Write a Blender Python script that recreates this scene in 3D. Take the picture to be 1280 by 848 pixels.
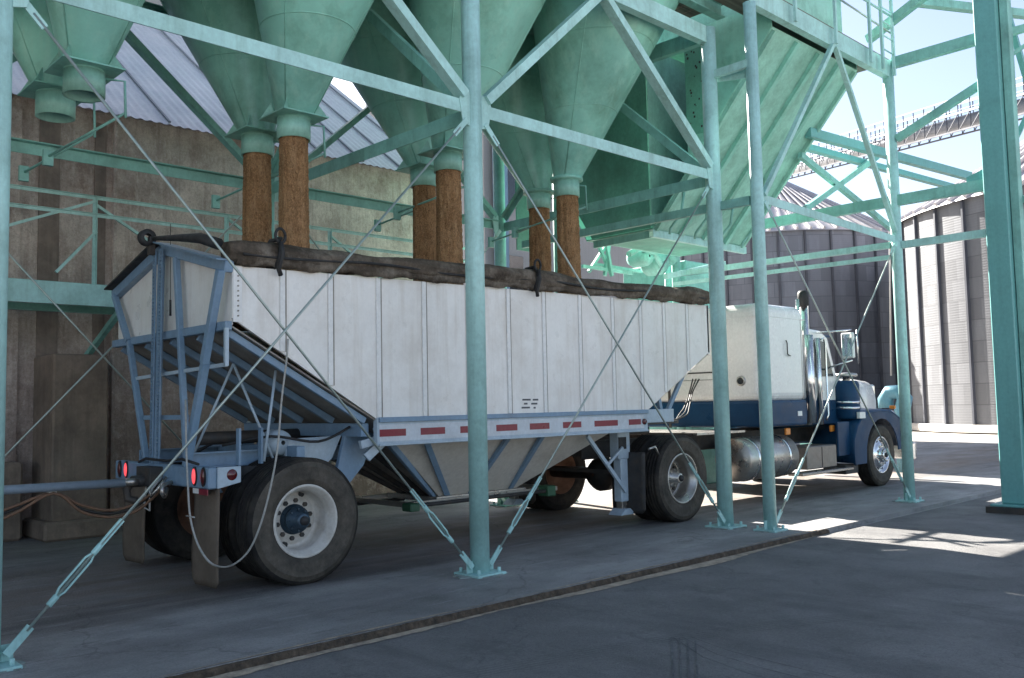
import bpy, math, random
from mathutils import Vector, Matrix
random.seed(7)
R_ = math.radians
scene = bpy.context.scene
for o in list(bpy.data.objects): bpy.data.objects.remove(o)
col = scene.collection

# ------------------------------------------------------------------ camera
CF = 1132.676; CH = 1.45
CM = Matrix(((0.72382, -0.03513, -0.6891), (-0.68969, -0.06629, -0.72106), (-0.02035, 0.99718, -0.07222)))
cd = bpy.data.cameras.new('camera'); cam = bpy.data.objects.new('camera', cd); col.objects.link(cam)
cd.sensor_width = 36; cd.lens = CF / 1280 * 36; cd.clip_end = 2000; cd.clip_start = .05
cam.matrix_world = Matrix.Translation((0, 0, CH)) @ CM.to_4x4()
scene.camera = cam

# ------------------------------------------------------------------ light
SUN_EL = 34; SUN_DIR = Vector((0.22, .97, 0)).normalized()
w = bpy.data.worlds.new('World'); scene.world = w; w.use_nodes = True
wn = w.node_tree.nodes; wl = w.node_tree.links
sky = wn.new('ShaderNodeTexSky'); sky.sky_type = 'NISHITA'; sky.sun_disc = False
sky.sun_elevation = R_(SUN_EL); sky.sun_rotation = math.atan2(SUN_DIR.x, SUN_DIR.y)
sky.air_density = .8; sky.dust_density = 1.0; sky.ozone_density = 1.0
wn['Background'].inputs[1].default_value = 0.052
hs = wn.new('ShaderNodeHueSaturation'); hs.inputs['Saturation'].default_value = .8      # hazy, milky air
wl.new(sky.outputs[0], hs.inputs['Color']); wl.new(hs.outputs[0], wn['Background'].inputs[0])
sl = bpy.data.lights.new('sun', 'SUN'); sl.energy = 5; sl.angle = R_(.5); sl.color = (1, .95, .87)
so = bpy.data.objects.new('sun', sl); col.objects.link(so)
sd = Vector((SUN_DIR.x*math.cos(R_(SUN_EL)), SUN_DIR.y*math.cos(R_(SUN_EL)), math.sin(R_(SUN_EL))))
so.rotation_euler = sd.to_track_quat('Z', 'Y').to_euler(); so.location = (0, 0, 30)
scene.view_settings.view_transform = 'Standard'; scene.view_settings.look = 'None'
scene.view_settings.gamma = 1; scene.view_settings.exposure = 2.4
scene.cycles.max_bounces = 8; scene.cycles.diffuse_bounces = 5

# ------------------------------------------------------------------ helpers
def ray(px, py): return CM @ Vector(((px-640)/CF, -(py-424)/CF, -1))
def P(px, py, ax, v):
    """a measured pixel of the photograph taken to the real plane X, Y or Z = v"""
    r = ray(px, py); c = Vector((0, 0, CH)); i = 'XYZ'.index(ax)
    return c + r * ((v - c[i]) / r[i])
def PD(px, py, dep): return Vector((0, 0, CH)) + ray(px, py) * dep

def smooth(p, k=4):
    out = []
    for i in range(len(p)-1):
        a = p[max(i-1,0)]; b = p[i]; c = p[i+1]; d = p[min(i+2, len(p)-1)]
        for j in range(k):
            t = j/k; out.append(.5*((2*b)+(c-a)*t+(2*a-5*b+4*c-d)*t*t+(3*b-a-3*c+d)*t**3))
    return out+[p[-1]]

class MB:
    def __init__(s): s.v = []; s.f = []; s.sm = []
    def add(s, vs, fs, sm=False):
        n = len(s.v); s.v += [Vector(v) for v in vs]; s.f += [[n+i for i in f] for f in fs]; s.sm += [sm]*len(fs); return s
    def box(s, x0, x1, y0, y1, z0, z1):
        vs = [(x, y, z) for x in (x0, x1) for y in (y0, y1) for z in (z0, z1)]
        return s.add(vs, [(0,1,3,2),(4,6,7,5),(0,4,5,1),(2,3,7,6),(0,2,6,4),(1,5,7,3)])
    def sweep(s, p, q, prof, up=(0,0,1)):
        p = Vector(p); q = Vector(q); d = (q-p).normalized(); up = Vector(up)
        if abs(d.dot(up)) > .995: up = Vector((1, 0, 0))
        u = d.cross(up).normalized(); v = u.cross(d)
        n = len(prof); vs = [b + u*a + v*c for b in (p, q) for a, c in prof]
        fs = [(i, (i+1) % n, n+(i+1) % n, n+i) for i in range(n)] + [tuple(range(n-1, -1, -1)), tuple(range(n, 2*n))]
        return s.add(vs, fs)
    def bar(s, p, q, w_, h, up=(0,0,1)):
        w_ /= 2; h /= 2; return s.sweep(p, q, [(-w_,-h),(w_,-h),(w_,h),(-w_,h)], up)
    def angle(s, p, q, w_, h, t=.012, up=(0,0,1), flip=1):
        f = flip; pr = [(0,-h/2),(f*t,-h/2),(f*t,h/2-t),(f*w_,h/2-t),(f*w_,h/2),(0,h/2)]
        return s.sweep(p, q, pr if f > 0 else pr[::-1], up)
    def channel(s, p, q, w_, h, t=.015, up=(0,0,1), flip=1):
        f = flip; a = h/2
        pr = [(0,-a),(f*w_,-a),(f*w_,-a+t),(f*t,-a+t),(f*t,a-t),(f*w_,a-t),(f*w_,a),(0,a)]
        return s.sweep(p, q, pr if f > 0 else pr[::-1], up)
    def ibeam(s, p, q, w_, h, t=.02, up=(0,0,1)):
        a = h/2; b = w_/2; c = t/2
        return s.sweep(p, q, [(-b,-a),(b,-a),(b,-a+t),(c,-a+t),(c,a-t),(b,a-t),(b,a),(-b,a),(-b,a-t),(-c,a-t),(-c,-a+t),(-b,-a+t)], up)
    def tube(s, p, q, r, n=14, r2=None, caps=True):
        p = Vector(p); q = Vector(q); d = (q-p).normalized(); up = Vector((0,0,1)) if abs(d.z) < .95 else Vector((1,0,0))
        u = d.cross(up).normalized(); v = u.cross(d); r2 = r if r2 is None else r2
        vs = [b + (u*math.cos(t*2*math.pi/n) + v*math.sin(t*2*math.pi/n))*rr for b, rr in ((p, r), (q, r2)) for t in range(n)]
        s.add(vs, [(i, (i+1) % n, n+(i+1) % n, n+i) for i in range(n)], True)
        if caps: s.add(vs, [tuple(range(n-1, -1, -1)), tuple(range(n, 2*n))])
        return s
    def path(s, pts, r, n=8, rs=None):
        pts = [Vector(p) for p in pts]; vs = []; pu = None
        for i, p in enumerate(pts):
            d = (pts[min(i+1, len(pts)-1)] - pts[max(i-1, 0)]).normalized()
            if pu is None: pu = d.cross(Vector((.13, .21, .97))).normalized()
            u = (pu - d*pu.dot(d)).normalized(); pu = u; v = d.cross(u); rr = rs[i] if rs else r
            vs += [p + (u*math.cos(t*2*math.pi/n) + v*math.sin(t*2*math.pi/n))*rr for t in range(n)]
        m = len(pts)
        s.add(vs, [(i*n+k, i*n+(k+1) % n, (i+1)*n+(k+1) % n, (i+1)*n+k) for i in range(m-1) for k in range(n)], True)
        return s.add([vs[k] for k in range(n)] + [vs[(m-1)*n+k] for k in range(n)], [tuple(range(n-1, -1, -1)), tuple(range(n, 2*n))])
    def lathe(s, prof, o, ax='Z', n=32, sm=True):
        """prof: (radius, height) pairs along the axis from o"""
        vs = []
        for r, h in prof:
            for t in range(n):
                a = t*2*math.pi/n; c, d = r*math.cos(a), r*math.sin(a)
                vs.append(Vector(o) + Vector({'Z': (c, d, h), 'Y': (c, h, d), 'X': (h, c, d)}[ax]))
        return s.add(vs, [(i*n+k, i*n+(k+1) % n, (i+1)*n+(k+1) % n, (i+1)*n+k) for i in range(len(prof)-1) for k in range(n)], sm)
    def prism(s, pts, vec):
        pts = [Vector(p) for p in pts]; n = len(pts); vec = Vector(vec)
        return s.add(pts + [p+vec for p in pts], [tuple(range(n)), tuple(range(2*n-1, n-1, -1))] + [(i, n+i, n+(i+1) % n, (i+1) % n) for i in range(n)])
    def poly(s, pts): return s.add(pts, [tuple(range(len(pts)))])
    def build(s, name, mat, parent=None, bevel=0, solid=0, seg=1, fix=True):
        o0 = parent.matrix_world_translation if False else (WL.get(parent.name, Vector((0,0,0))) if parent else Vector((0,0,0)))
        me = bpy.data.meshes.new(name)
        me.from_pydata([v - o0 for v in s.v], [], s.f)
        me.polygons.foreach_set('use_smooth', s.sm)
        me.materials.append(mat)
        if fix:
            import bmesh
            bm = bmesh.new(); bm.from_mesh(me); bmesh.ops.remove_doubles(bm, verts=bm.verts, dist=1e-5)
            bmesh.ops.recalc_face_normals(bm, faces=bm.faces); bm.to_mesh(me); bm.free()
        o = bpy.data.objects.new(name, me); col.objects.link(o); WL[o.name] = o0
        if parent: o.parent = parent
        if solid: m = o.modifiers.new('s', 'SOLIDIFY'); m.thickness = solid; m.offset = 0
        if bevel:
            m = o.modifiers.new('b', 'BEVEL'); m.width = bevel; m.segments = seg; m.limit_method = 'ANGLE'; m.angle_limit = R_(40)
        return o
WL = {}
def tag(o, label=None, cat=None, group=None, kind=None):
    for k, v in (('label', label), ('category', cat), ('group', group), ('kind', kind)):
        if v: o[k] = v
    return o
def thing(name, loc, label, cat, group=None):
    o = bpy.data.objects.new(name, None); col.objects.link(o); o.location = loc; o.empty_display_size = .3
    WL[o.name] = Vector(loc); return tag(o, label, cat, group)
def copy_tree(o, parent=None):
    c = o.copy(); col.objects.link(c); WL[c.name] = WL.get(o.name, Vector((0,0,0)))
    if parent: c.parent = parent
    for ch in [x for x in ALL() if x.parent == o]: copy_tree(ch, c)
    return c
def ALL(): return list(col.objects)

# ------------------------------------------------------------------ materials
def mat(name, base, rough=.5, metal=0, var=.12, vs=3.0, dirt=None, da=.3, ds=1.5, streak=None, sa=.35, bump=.1, bs=30, spec=.5, aniso=(1,1,1), coat=0, emit=None, fine=.84, chips=0):
    m = bpy.data.materials.new(name); m.use_nodes = True; nt = m.node_tree; N = nt.nodes; L = nt.links
    b = N['Principled BSDF']; b.inputs['Roughness'].default_value = rough; b.inputs['Metallic'].default_value = metal
    b.inputs['Specular IOR Level'].default_value = spec; b.inputs['Coat Weight'].default_value = coat
    g = N.new('ShaderNodeNewGeometry')
    def noise(sc, det=5, scale=(1,1,1), r=.6):
        mp = N.new('ShaderNodeMapping'); mp.inputs['Scale'].default_value = scale; L.new(g.outputs['Position'], mp.inputs[0])
        n = N.new('ShaderNodeTexNoise'); n.inputs['Scale'].default_value = sc; n.inputs['Detail'].default_value = det; n.inputs['Roughness'].default_value = r
        L.new(mp.outputs[0], n.inputs['Vector']); return n.outputs[0]
    def ramp(s_, a, b_):
        r = N.new('ShaderNodeMapRange'); r.inputs[1].default_value = a; r.inputs[2].default_value = b_; L.new(s_, r.inputs[0]); return r.outputs[0]
    def mix(f, a, c, blend='MIX'):
        x = N.new('ShaderNodeMix'); x.data_type = 'RGBA'; x.blend_type = blend
        if isinstance(f, (int, float)): x.inputs[0].default_value = f
        else: L.new(f, x.inputs[0])
        for i, q in ((6, a), (7, c)):
            if isinstance(q, tuple): x.inputs[i].default_value = (*q[:3], 1)
            else: L.new(q, x.inputs[i])
        return x.outputs[2]
    def mul(a, k):
        x = N.new('ShaderNodeMath'); x.operation = 'MULTIPLY'; L.new(a, x.inputs[0])
        if isinstance(k, (int, float)): x.inputs[1].default_value = k
        else: L.new(k, x.inputs[1])
        return x.outputs[0]
    lo = tuple(c*(1-var) for c in base); hi = tuple(min(1, c*(1+var)) for c in base)
    c = mix(ramp(noise(vs, 6, aniso), .3, .7), lo, hi)
    if dirt: c = mix(mul(ramp(noise(ds, 8, (1,1,1), .7), .45, .72), da), c, dirt)
    if streak: c = mix(mul(ramp(noise(9, 5, (1,1,.07), .65), .5, .75), sa), c, streak)
    if chips: c = mix(mul(ramp(noise(11, 10, (1,1,.6), .85), .66, .69), chips), c, (.13,.065,.035))
    c = mix(ramp(noise(28, 6, (1,1,.8), .7), .32, .68), mix(1.0, c, (fine,)*3, 'MULTIPLY'), c)
    L.new(c, b.inputs['Base Color'])
    rr = N.new('ShaderNodeMapRange'); rr.inputs[1].default_value = .3; rr.inputs[2].default_value = .7
    rr.inputs[3].default_value = max(.02, rough-.1); rr.inputs[4].default_value = min(1, rough+.12); L.new(noise(vs*2.3, 5), rr.inputs[0]); L.new(rr.outputs[0], b.inputs['Roughness'])
    if bump:
        bp = N.new('ShaderNodeBump'); bp.inputs['Strength'].default_value = bump; bp.inputs['Distance'].default_value = .02
        L.new(noise(bs, 4), bp.inputs['Height']); L.new(bp.outputs[0], b.inputs['Normal'])
    if emit:
        b.inputs['Emission Color'].default_value = (*emit[0], 1); b.inputs['Emission Strength'].default_value = emit[1]
    return m, nt, c, b, noise, ramp, mix, mul
def MT(*a, **k): return mat(*a, **k)[0]

GRIME = (.055, .045, .035); RUST = (.19, .085, .04)
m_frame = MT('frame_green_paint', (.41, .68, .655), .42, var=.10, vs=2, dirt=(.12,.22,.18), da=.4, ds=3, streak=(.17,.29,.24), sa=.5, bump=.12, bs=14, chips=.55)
m_frame2 = MT('deeper_green_paint', (.23, .51, .455), .5, var=.15, vs=2, dirt=(.08,.16,.13), da=.5, ds=2.5, streak=(.09,.2,.16), sa=.5, bump=.15, bs=12, chips=.5)  # deeper green used on rear, inner and lesser steel parts
m_teal = MT('teal_green_paint', (.15, .40, .395), .42, var=.08, vs=2, dirt=(.07,.18,.16), da=.4, ds=2, streak=(.09,.24,.22), sa=.4, bump=.1, bs=12)
m_cone = MT('hopper_green_paint', (.25, .55, .465), .36, var=.22, vs=1.1, dirt=(.09,.20,.13), da=.75, ds=1.5, streak=(.36,.62,.52), sa=.6, bump=.16, bs=3, fine=.93)  # pale vertical streaks put a glossy sheen into the paint colour
m_cone2 = MT('receiving_hopper_paint', (.31, .60, .51), .42, var=.14, vs=1.5, dirt=(.10,.22,.15), da=.6, ds=2, streak=(.12,.30,.22), sa=.4, bump=.1, bs=3)
m_rod = MT('galvanised_rod', (.42, .50, .47), .38, .6, var=.25, vs=6, dirt=RUST, da=.35, ds=6, bump=.05)
m_blue = MT('trailer_blue_paint', (.20, .315, .44), .42, var=.12, vs=4, dirt=(.10,.10,.10), da=.45, ds=4, streak=(.30,.38,.50), sa=.3, bump=.08)
m_bluel = MT('rail_light_blue_paint', (.42, .52, .60), .38, var=.07, vs=4, dirt=(.25,.27,.30), da=.3, ds=5, bump=.05)
m_white = MT('trailer_white_sheet', (.81, .79, .755), .34, var=.05, vs=2, dirt=(.52,.45,.38), da=.45, ds=1.8, streak=(.55,.49,.42), sa=.5, bump=.45, bs=1.7, fine=.93)
m_trim = MT('white_post_trim', (.80, .79, .77), .35, var=.05, bump=.04)
m_under = MT('dirty_aluminium', (.30, .275, .24), .55, .2, var=.25, vs=3, dirt=(.09,.06,.04), da=.6, ds=2.5, streak=(.27,.25,.22), sa=.35, bump=.15, bs=10)
m_cream = MT('hopper_cream_sheet', (.68, .64, .57), .48, .1, var=.1, vs=2, dirt=(.26,.20,.14), da=.5, ds=2, streak=(.62,.56,.5), sa=.3, bump=.2, bs=3)
m_tarp = MT('weathered_tarp', (.10, .08, .062), .85, var=.6, vs=6, dirt=(.30,.26,.215), da=.9, ds=3.5, bump=.9, bs=16, spec=.15, aniso=(.25,1.5,1.5), fine=.6)
m_black = MT('black_rubber', (.022, .022, .023), .65, var=.3, vs=8, bump=.1)
m_dark = MT('dark_chassis', (.035, .034, .034), .6, var=.35, vs=5, dirt=(.10,.07,.045), da=.6, ds=6, bump=.12)
m_tyre = MT('tyre_rubber', (.022, .020, .019), .8, var=.25, vs=4, dirt=(.10,.085,.065), da=.7, ds=2.6, bump=.35, bs=45, spec=.25, fine=.6)
m_wallt = MT('dusty_sidewall', (.085, .075, .063), .85, var=.3, vs=3, dirt=(.17,.145,.115), da=.8, ds=4, streak=(.05,.045,.04), sa=.4, bump=.25, bs=50, spec=.2, fine=.7)
m_flap = MT('dusty_mudflap', (.165, .13, .10), .8, var=.18, vs=3, dirt=(.055,.045,.04), da=.5, ds=4, streak=(.18,.15,.12), sa=.4, bump=.1, spec=.2)
m_rim = MT('painted_rim', (.62, .59, .54), .42, var=.08, vs=5, dirt=(.30,.22,.14), da=.5, ds=7, bump=.06)
m_hub = MT('blue_hub_metal', (.05, .085, .12), .35, .5, var=.3, vs=12, bump=.1)
m_chrome = MT('polished_metal', (.72, .72, .72), .16, 1, var=.05, bump=.03, bs=6)
m_alu = MT('worn_aluminium', (.50, .48, .45), .32, .85, var=.1, vs=4, dirt=(.25,.18,.12), da=.5, ds=4, bump=.06)
m_cab = MT('truck_white_paint', (.80, .785, .765), .24, var=.025, vs=1.5, bump=.02, bs=3, coat=.4)
m_navy = MT('truck_navy_paint', (.010, .048, .11), .34, var=.2, vs=2, bump=.02, bs=4, coat=0, spec=.18)
m_glass = MT('dark_window_glass', (.02, .026, .03), .06, var=.1, bump=0, spec=.8)
m_tapew = MT('pale_rail_face', (.60, .65, .70), .4, var=.06, vs=4, dirt=(.35,.34,.33), da=.4, ds=5, bump=.03)
m_red = MT('red_reflective_tape', (.22, .012, .03), .35, var=.12, vs=10, bump=0)
m_redlamp = MT('lit_red_lens', (.75, .02, .03), .2, var=.05, bump=0, emit=((1,.10,.12), .22))
m_redoff = MT('unlit_red_lens', (.10, .012, .014), .15, var=.1, bump=0, coat=.5)
m_amber = MT('amber_lens', (.75, .24, .03), .25, var=.1, bump=0)
m_rope = MT('grey_rope', (.42, .41, .38), .8, var=.2, vs=30, bump=.3, bs=150)
m_hose = MT('brown_air_hose', (.17, .09, .05), .6, var=.25, vs=10, bump=.1)
m_hosed = MT('black_air_hose', (.03, .026, .024), .5, var=.25, vs=10, bump=.05)
m_brownm = MT('rusty_drum', (.21, .11, .07), .7, .3, var=.3, vs=9, bump=.2)
m_galv = MT('conveyor_galvanised', (.24, .25, .275), .5, .4, var=.2, vs=.8, dirt=(.17,.17,.18), da=.5, ds=.8, bump=0)
m_ink = MT('stencil_ink', (.10, .10, .11), .6, bump=0)
m_dgreen = MT('shaded_face_green_paint', (.14, .40, .31), .45, var=.2, vs=1.5, dirt=(.05,.13,.09), da=.6, ds=2, streak=(.16,.38,.30), sa=.5, bump=.1)  # shade on the turned-away hopper face is mixed into this green
m_grout = MT('painted_grout', (.30,.36,.34), .85, var=.3, vs=9, dirt=(.12,.11,.10), da=.9, ds=7, bump=.6)
m_deck = MT('deck_underside', (.16, .145, .12), .8, var=.5, vs=3, aniso=(.3,6,1), bump=.3, bs=8)
m_concb = MT('elevator_concrete', (.28, .28, .29), .9, var=.15, vs=.25, streak=(.2,.2,.2), sa=.5, bump=0)
m_kerbw = MT('broken_kerb_edge', (.105, .075, .05), .9, var=.6, vs=14, dirt=(.03,.026,.022), da=.8, ds=22, bump=1, bs=60)
m_dust = MT('spilled_dust', (.50, .40, .30), .95, var=.25, vs=12, dirt=(.12,.10,.09), da=.8, ds=9, bump=.4, bs=60)
m_pipe = MT('drawbar_paint', (.36, .44, .52), .38, .2, var=.12, vs=5, dirt=(.15,.14,.13), da=.4, ds=5, bump=.06)
m_box = MT('tractor_toolbox_metal', (.30, .27, .24), .45, .6, var=.12, vs=5, dirt=(.14,.09,.06), da=.4, ds=5, bump=.05)

# grain
def grain_mat():
    m, nt, c, b, noise, ramp, mix, mul = mat('falling_grain', (.30, .17, .085), .9, var=.3, vs=5, dirt=(.48,.31,.17), da=.6, ds=9, streak=(.10,.048,.022), sa=.6, bump=1, bs=60, spec=.15)
    # fine kernels
    c2 = mix(mul(ramp(noise(95, 3, (1,1,.6)), .5, .62), .6), c, (.50,.30,.15)); c3 = mix(mul(ramp(noise(70, 3, (1,1,.5)), .56, .68), .6), c2, (.09,.045,.022))
    c3 = mix(mul(ramp(noise(18, 4, (1,1,.2), .7), .52, .66), .5), c3, (.46,.30,.17)); c3 = mix(mul(ramp(noise(42, 4, (1,1,.35), .8), .53, .64), .55), c3, (.10,.05,.026))
    nt.links.new(c3, b.inputs['Base Color']); return m
m_grain = grain_mat()

# concrete wall: brown stained with boards
def wall_mat():
    m, nt, c, b, noise, ramp, mix, mul = mat('stained_concrete_wall', (.60, .505, .455), .92, var=.3, vs=1.6, dirt=(.21,.135,.11), da=.85, ds=1.1, streak=(.23,.16,.135), sa=.75, bump=.6, bs=20, spec=.15, fine=.7)
    z = nt.nodes.new('ShaderNodeSeparateXYZ'); g = nt.nodes.new('ShaderNodeNewGeometry'); nt.links.new(g.outputs[0], z.inputs[0])
    r = nt.nodes.new('ShaderNodeMapRange'); nt.links.new(z.outputs[2], r.inputs[0]); r.inputs[1].default_value = 3.6; r.inputs[2].default_value = 0; r.inputs[4].default_value = .8
    c2 = mix(mul(r.outputs[0], ramp(noise(.8, 6), .25, .6)), c, (.14,.098,.08))
    c2 = mix(mul(ramp(noise(4, 8, (1,1,1), .8), .5, .62), .55), c2, (.58,.49,.44))
    c2 = mix(mul(ramp(noise(2.2, 10, (1,1,.45), .82), .55, .585), .35), c2, (.24,.175,.145))
    c2 = mix(mul(ramp(noise(6, 10, (1,1,.25), .8), .56, .60), .35), c2, (.62,.54,.49))
    c2 = mix(mul(ramp(noise(45, 4, (1,1,1), .8), .52, .65), .4), c2, (.14,.105,.09))
    nt.links.new(c2, b.inputs['Base Color']); return m
m_wall = wall_mat()
m_groove = MT('dark_brown_groove', (.22, .17, .145), .9, var=.5, vs=2, dirt=(.11,.085,.075), da=.8, ds=1.5, streak=(.32,.25,.21), sa=.5, bump=.3)  # darker brown strips marking the recessed grooves
m_pier = MT('pier_concrete', (.26, .20, .155), .9, var=.25, vs=2, dirt=(.07,.055,.045), da=.7, ds=1.5, streak=(.09,.07,.055), sa=.5, bump=.3)

# corrugated roof / silo sheets: built geometry + sheet tone
m_roof = MT('galvanised_roof_sheet', (.66, .64, .65), .5, .25, var=.06, vs=.8, streak=(.42,.41,.42), sa=.3, bump=0)
def silo_mat(name, base, dark):
    m = bpy.data.materials.new(name); m.use_nodes = True; nt = m.node_tree; N = nt.nodes; L = nt.links; b = N['Principled BSDF']
    b.inputs['Roughness'].default_value = .6; b.inputs['Metallic'].default_value = .25
    uv = N.new('ShaderNodeUVMap'); br = N.new('ShaderNodeTexBrick'); L.new(uv.outputs[0], br.inputs[0])
    br.inputs['Color1'].default_value = (*base, 1); br.inputs['Color2'].default_value = (*[x*.84 for x in base], 1); br.inputs['Mortar'].default_value = (*[x*.5 for x in base], 1)
    br.inputs['Scale'].default_value = 1; br.inputs['Mortar Size'].default_value = .018; br.inputs['Brick Width'].default_value = 3.1; br.inputs['Row Height'].default_value = .85; br.inputs['Mortar Smooth'].default_value = .3
    n = N.new('ShaderNodeTexNoise'); n.inputs['Scale'].default_value = .9; n.inputs['Detail'].default_value = 7; n.inputs['Roughness'].default_value = .7
    mp = N.new('ShaderNodeMapping'); mp.inputs['Scale'].default_value = (2.2, .5, 1); L.new(uv.outputs[0], mp.inputs[0]); L.new(mp.outputs[0], n.inputs[0])
    # blocky stains, one tone per small sheet
    br2 = N.new('ShaderNodeTexBrick'); L.new(uv.outputs[0], br2.inputs[0]); br2.inputs['Color1'].default_value = (.70,.70,.70,1); br2.inputs['Color2'].default_value = (1,1,1,1); br2.inputs['Mortar'].default_value = (.9,.9,.9,1)
    br2.inputs['Brick Width'].default_value = .55; br2.inputs['Row Height'].default_value = .85; br2.inputs['Scale'].default_value = 1; br2.inputs['Mortar Size'].default_value = .01
    x = N.new('ShaderNodeMix'); x.data_type = 'RGBA'; x.blend_type = 'MULTIPLY'; x.inputs[0].default_value = 1; L.new(br.outputs[0], x.inputs[6]); L.new(br2.outputs[0], x.inputs[7])
    y = N.new('ShaderNodeMix'); y.data_type = 'RGBA'; r = N.new('ShaderNodeMapRange'); r.inputs[1].default_value = .4; r.inputs[2].default_value = .75; r.inputs[4].default_value = .7; L.new(n.outputs[0], r.inputs[0])
    L.new(r.outputs[0], y.inputs[0]); L.new(x.outputs[2], y.inputs[6]); y.inputs[7].default_value = (*dark, 1)
    L.new(y.outputs[2], b.inputs['Base Color'])
    wv = N.new('ShaderNodeTexWave'); wv.bands_direction = 'Y'; wv.inputs['Scale'].default_value = 3; L.new(uv.outputs[0], wv.inputs[0])
    bp = N.new('ShaderNodeBump'); bp.inputs['Strength'].default_value = .12; bp.inputs['Distance'].default_value = .02; L.new(wv.outputs[0], bp.inputs['Height']); L.new(bp.outputs[0], b.inputs['Normal'])
    return m
m_silod = silo_mat('dark_silo_sheet', (.22, .235, .275), (.12, .125, .15))
m_silol = silo_mat('pale_silo_sheet', (.20, .205, .22), (.12, .122, .135))
m_rib = MT('silo_rib_metal', (.075, .08, .10), .6, .2, var=.2, vs=1, bump=0)
m_sroof = MT('silo_roof_metal', (.50, .48, .50), .45, .3, var=.15, vs=1, bump=0)

# ground
def slab_mat():
    m, nt, c, b, noise, ramp, mix, mul = mat('concrete_slab', (.30, .292, .288), .62, var=.38, vs=.9, dirt=(.10,.098,.097), da=.65, ds=1.1, bump=.5, bs=55, spec=.35, aniso=(.45,1.5,1))
    N = nt.nodes; L = nt.links
    g = N.new('ShaderNodeNewGeometry'); s = N.new('ShaderNodeSeparateXYZ'); L.new(g.outputs[0], s.inputs[0])
    def band(lo, a, hi_, d):
        r1 = N.new('ShaderNodeMapRange'); r1.inputs[1].default_value = lo; r1.inputs[2].default_value = a; L.new(s.outputs[1], r1.inputs[0])
        r2 = N.new('ShaderNodeMapRange'); r2.inputs[1].default_value = d; r2.inputs[2].default_value = hi_; L.new(s.outputs[1], r2.inputs[0])
        return mul(r1.outputs[0], r2.outputs[0])
    c = mix(mul(mul(band(6.3, 7.3, 8.6, 9.8), ramp(noise(.9, 7, (.4,1.4,1), .7), .3, .6)), .8), c, (.17,.12,.085))   # spilled brown dust on the lane under the spouts
    c = mix(mul(mul(band(6.5, 6.7, 7.1, 7.4), ramp(noise(1.4, 6, (.25,3,1)), .35, .6)), .65), c, (.04,.038,.038))       # tyre track
    c = mix(mul(ramp(noise(1.3, 8, (.3,1.6,1), .75), .58, .72), .55), c, (.27,.28,.295))                              # worn pale scuffs
    c = mix(mul(ramp(noise(14, 8, (1,1,1), .8), .62, .7), .5), c, (.06,.055,.05))
    c = mix(mul(ramp(noise(5, 10, (.22,2.2,1), .75), .585, .615), .38), c, (.40,.405,.41))
    c = mix(mul(ramp(noise(2.6, 10, (.5,1.3,1), .8), .565, .60), .38), c, (.085,.082,.08))
    c = mix(mul(ramp(noise(75, 4, (1,1,1), .8), .50, .64), .42), c, (.38,.37,.36))
    c = mix(mul(ramp(noise(62, 4, (1,1,1), .8), .53, .66), .5), c, (.07,.068,.066))
    v = N.new('ShaderNodeTexVoronoi'); v.feature = 'DISTANCE_TO_EDGE'; v.inputs['Scale'].default_value = .28
    nn = N.new('ShaderNodeTexNoise'); nn.inputs['Scale'].default_value = 1.2; nn.inputs['Detail'].default_value = 6; L.new(g.outputs[0], nn.inputs[0])
    va = N.new('ShaderNodeVectorMath'); va.operation = 'ADD'; L.new(g.outputs[0], va.inputs[0]); L.new(nn.outputs[1], va.inputs[1]); L.new(va.outputs[0], v.inputs[0])
    r = N.new('ShaderNodeMapRange'); r.inputs[1].default_value = .0; r.inputs[2].default_value = .004; r.inputs[3].default_value = .35; r.inputs[4].default_value = 0; L.new(v.outputs[0], r.inputs[0])
    c = mix(r.outputs[0], c, (.03,.028,.027))
    L.new(c, b.inputs['Base Color']); return m
m_slab = slab_mat()
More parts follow.
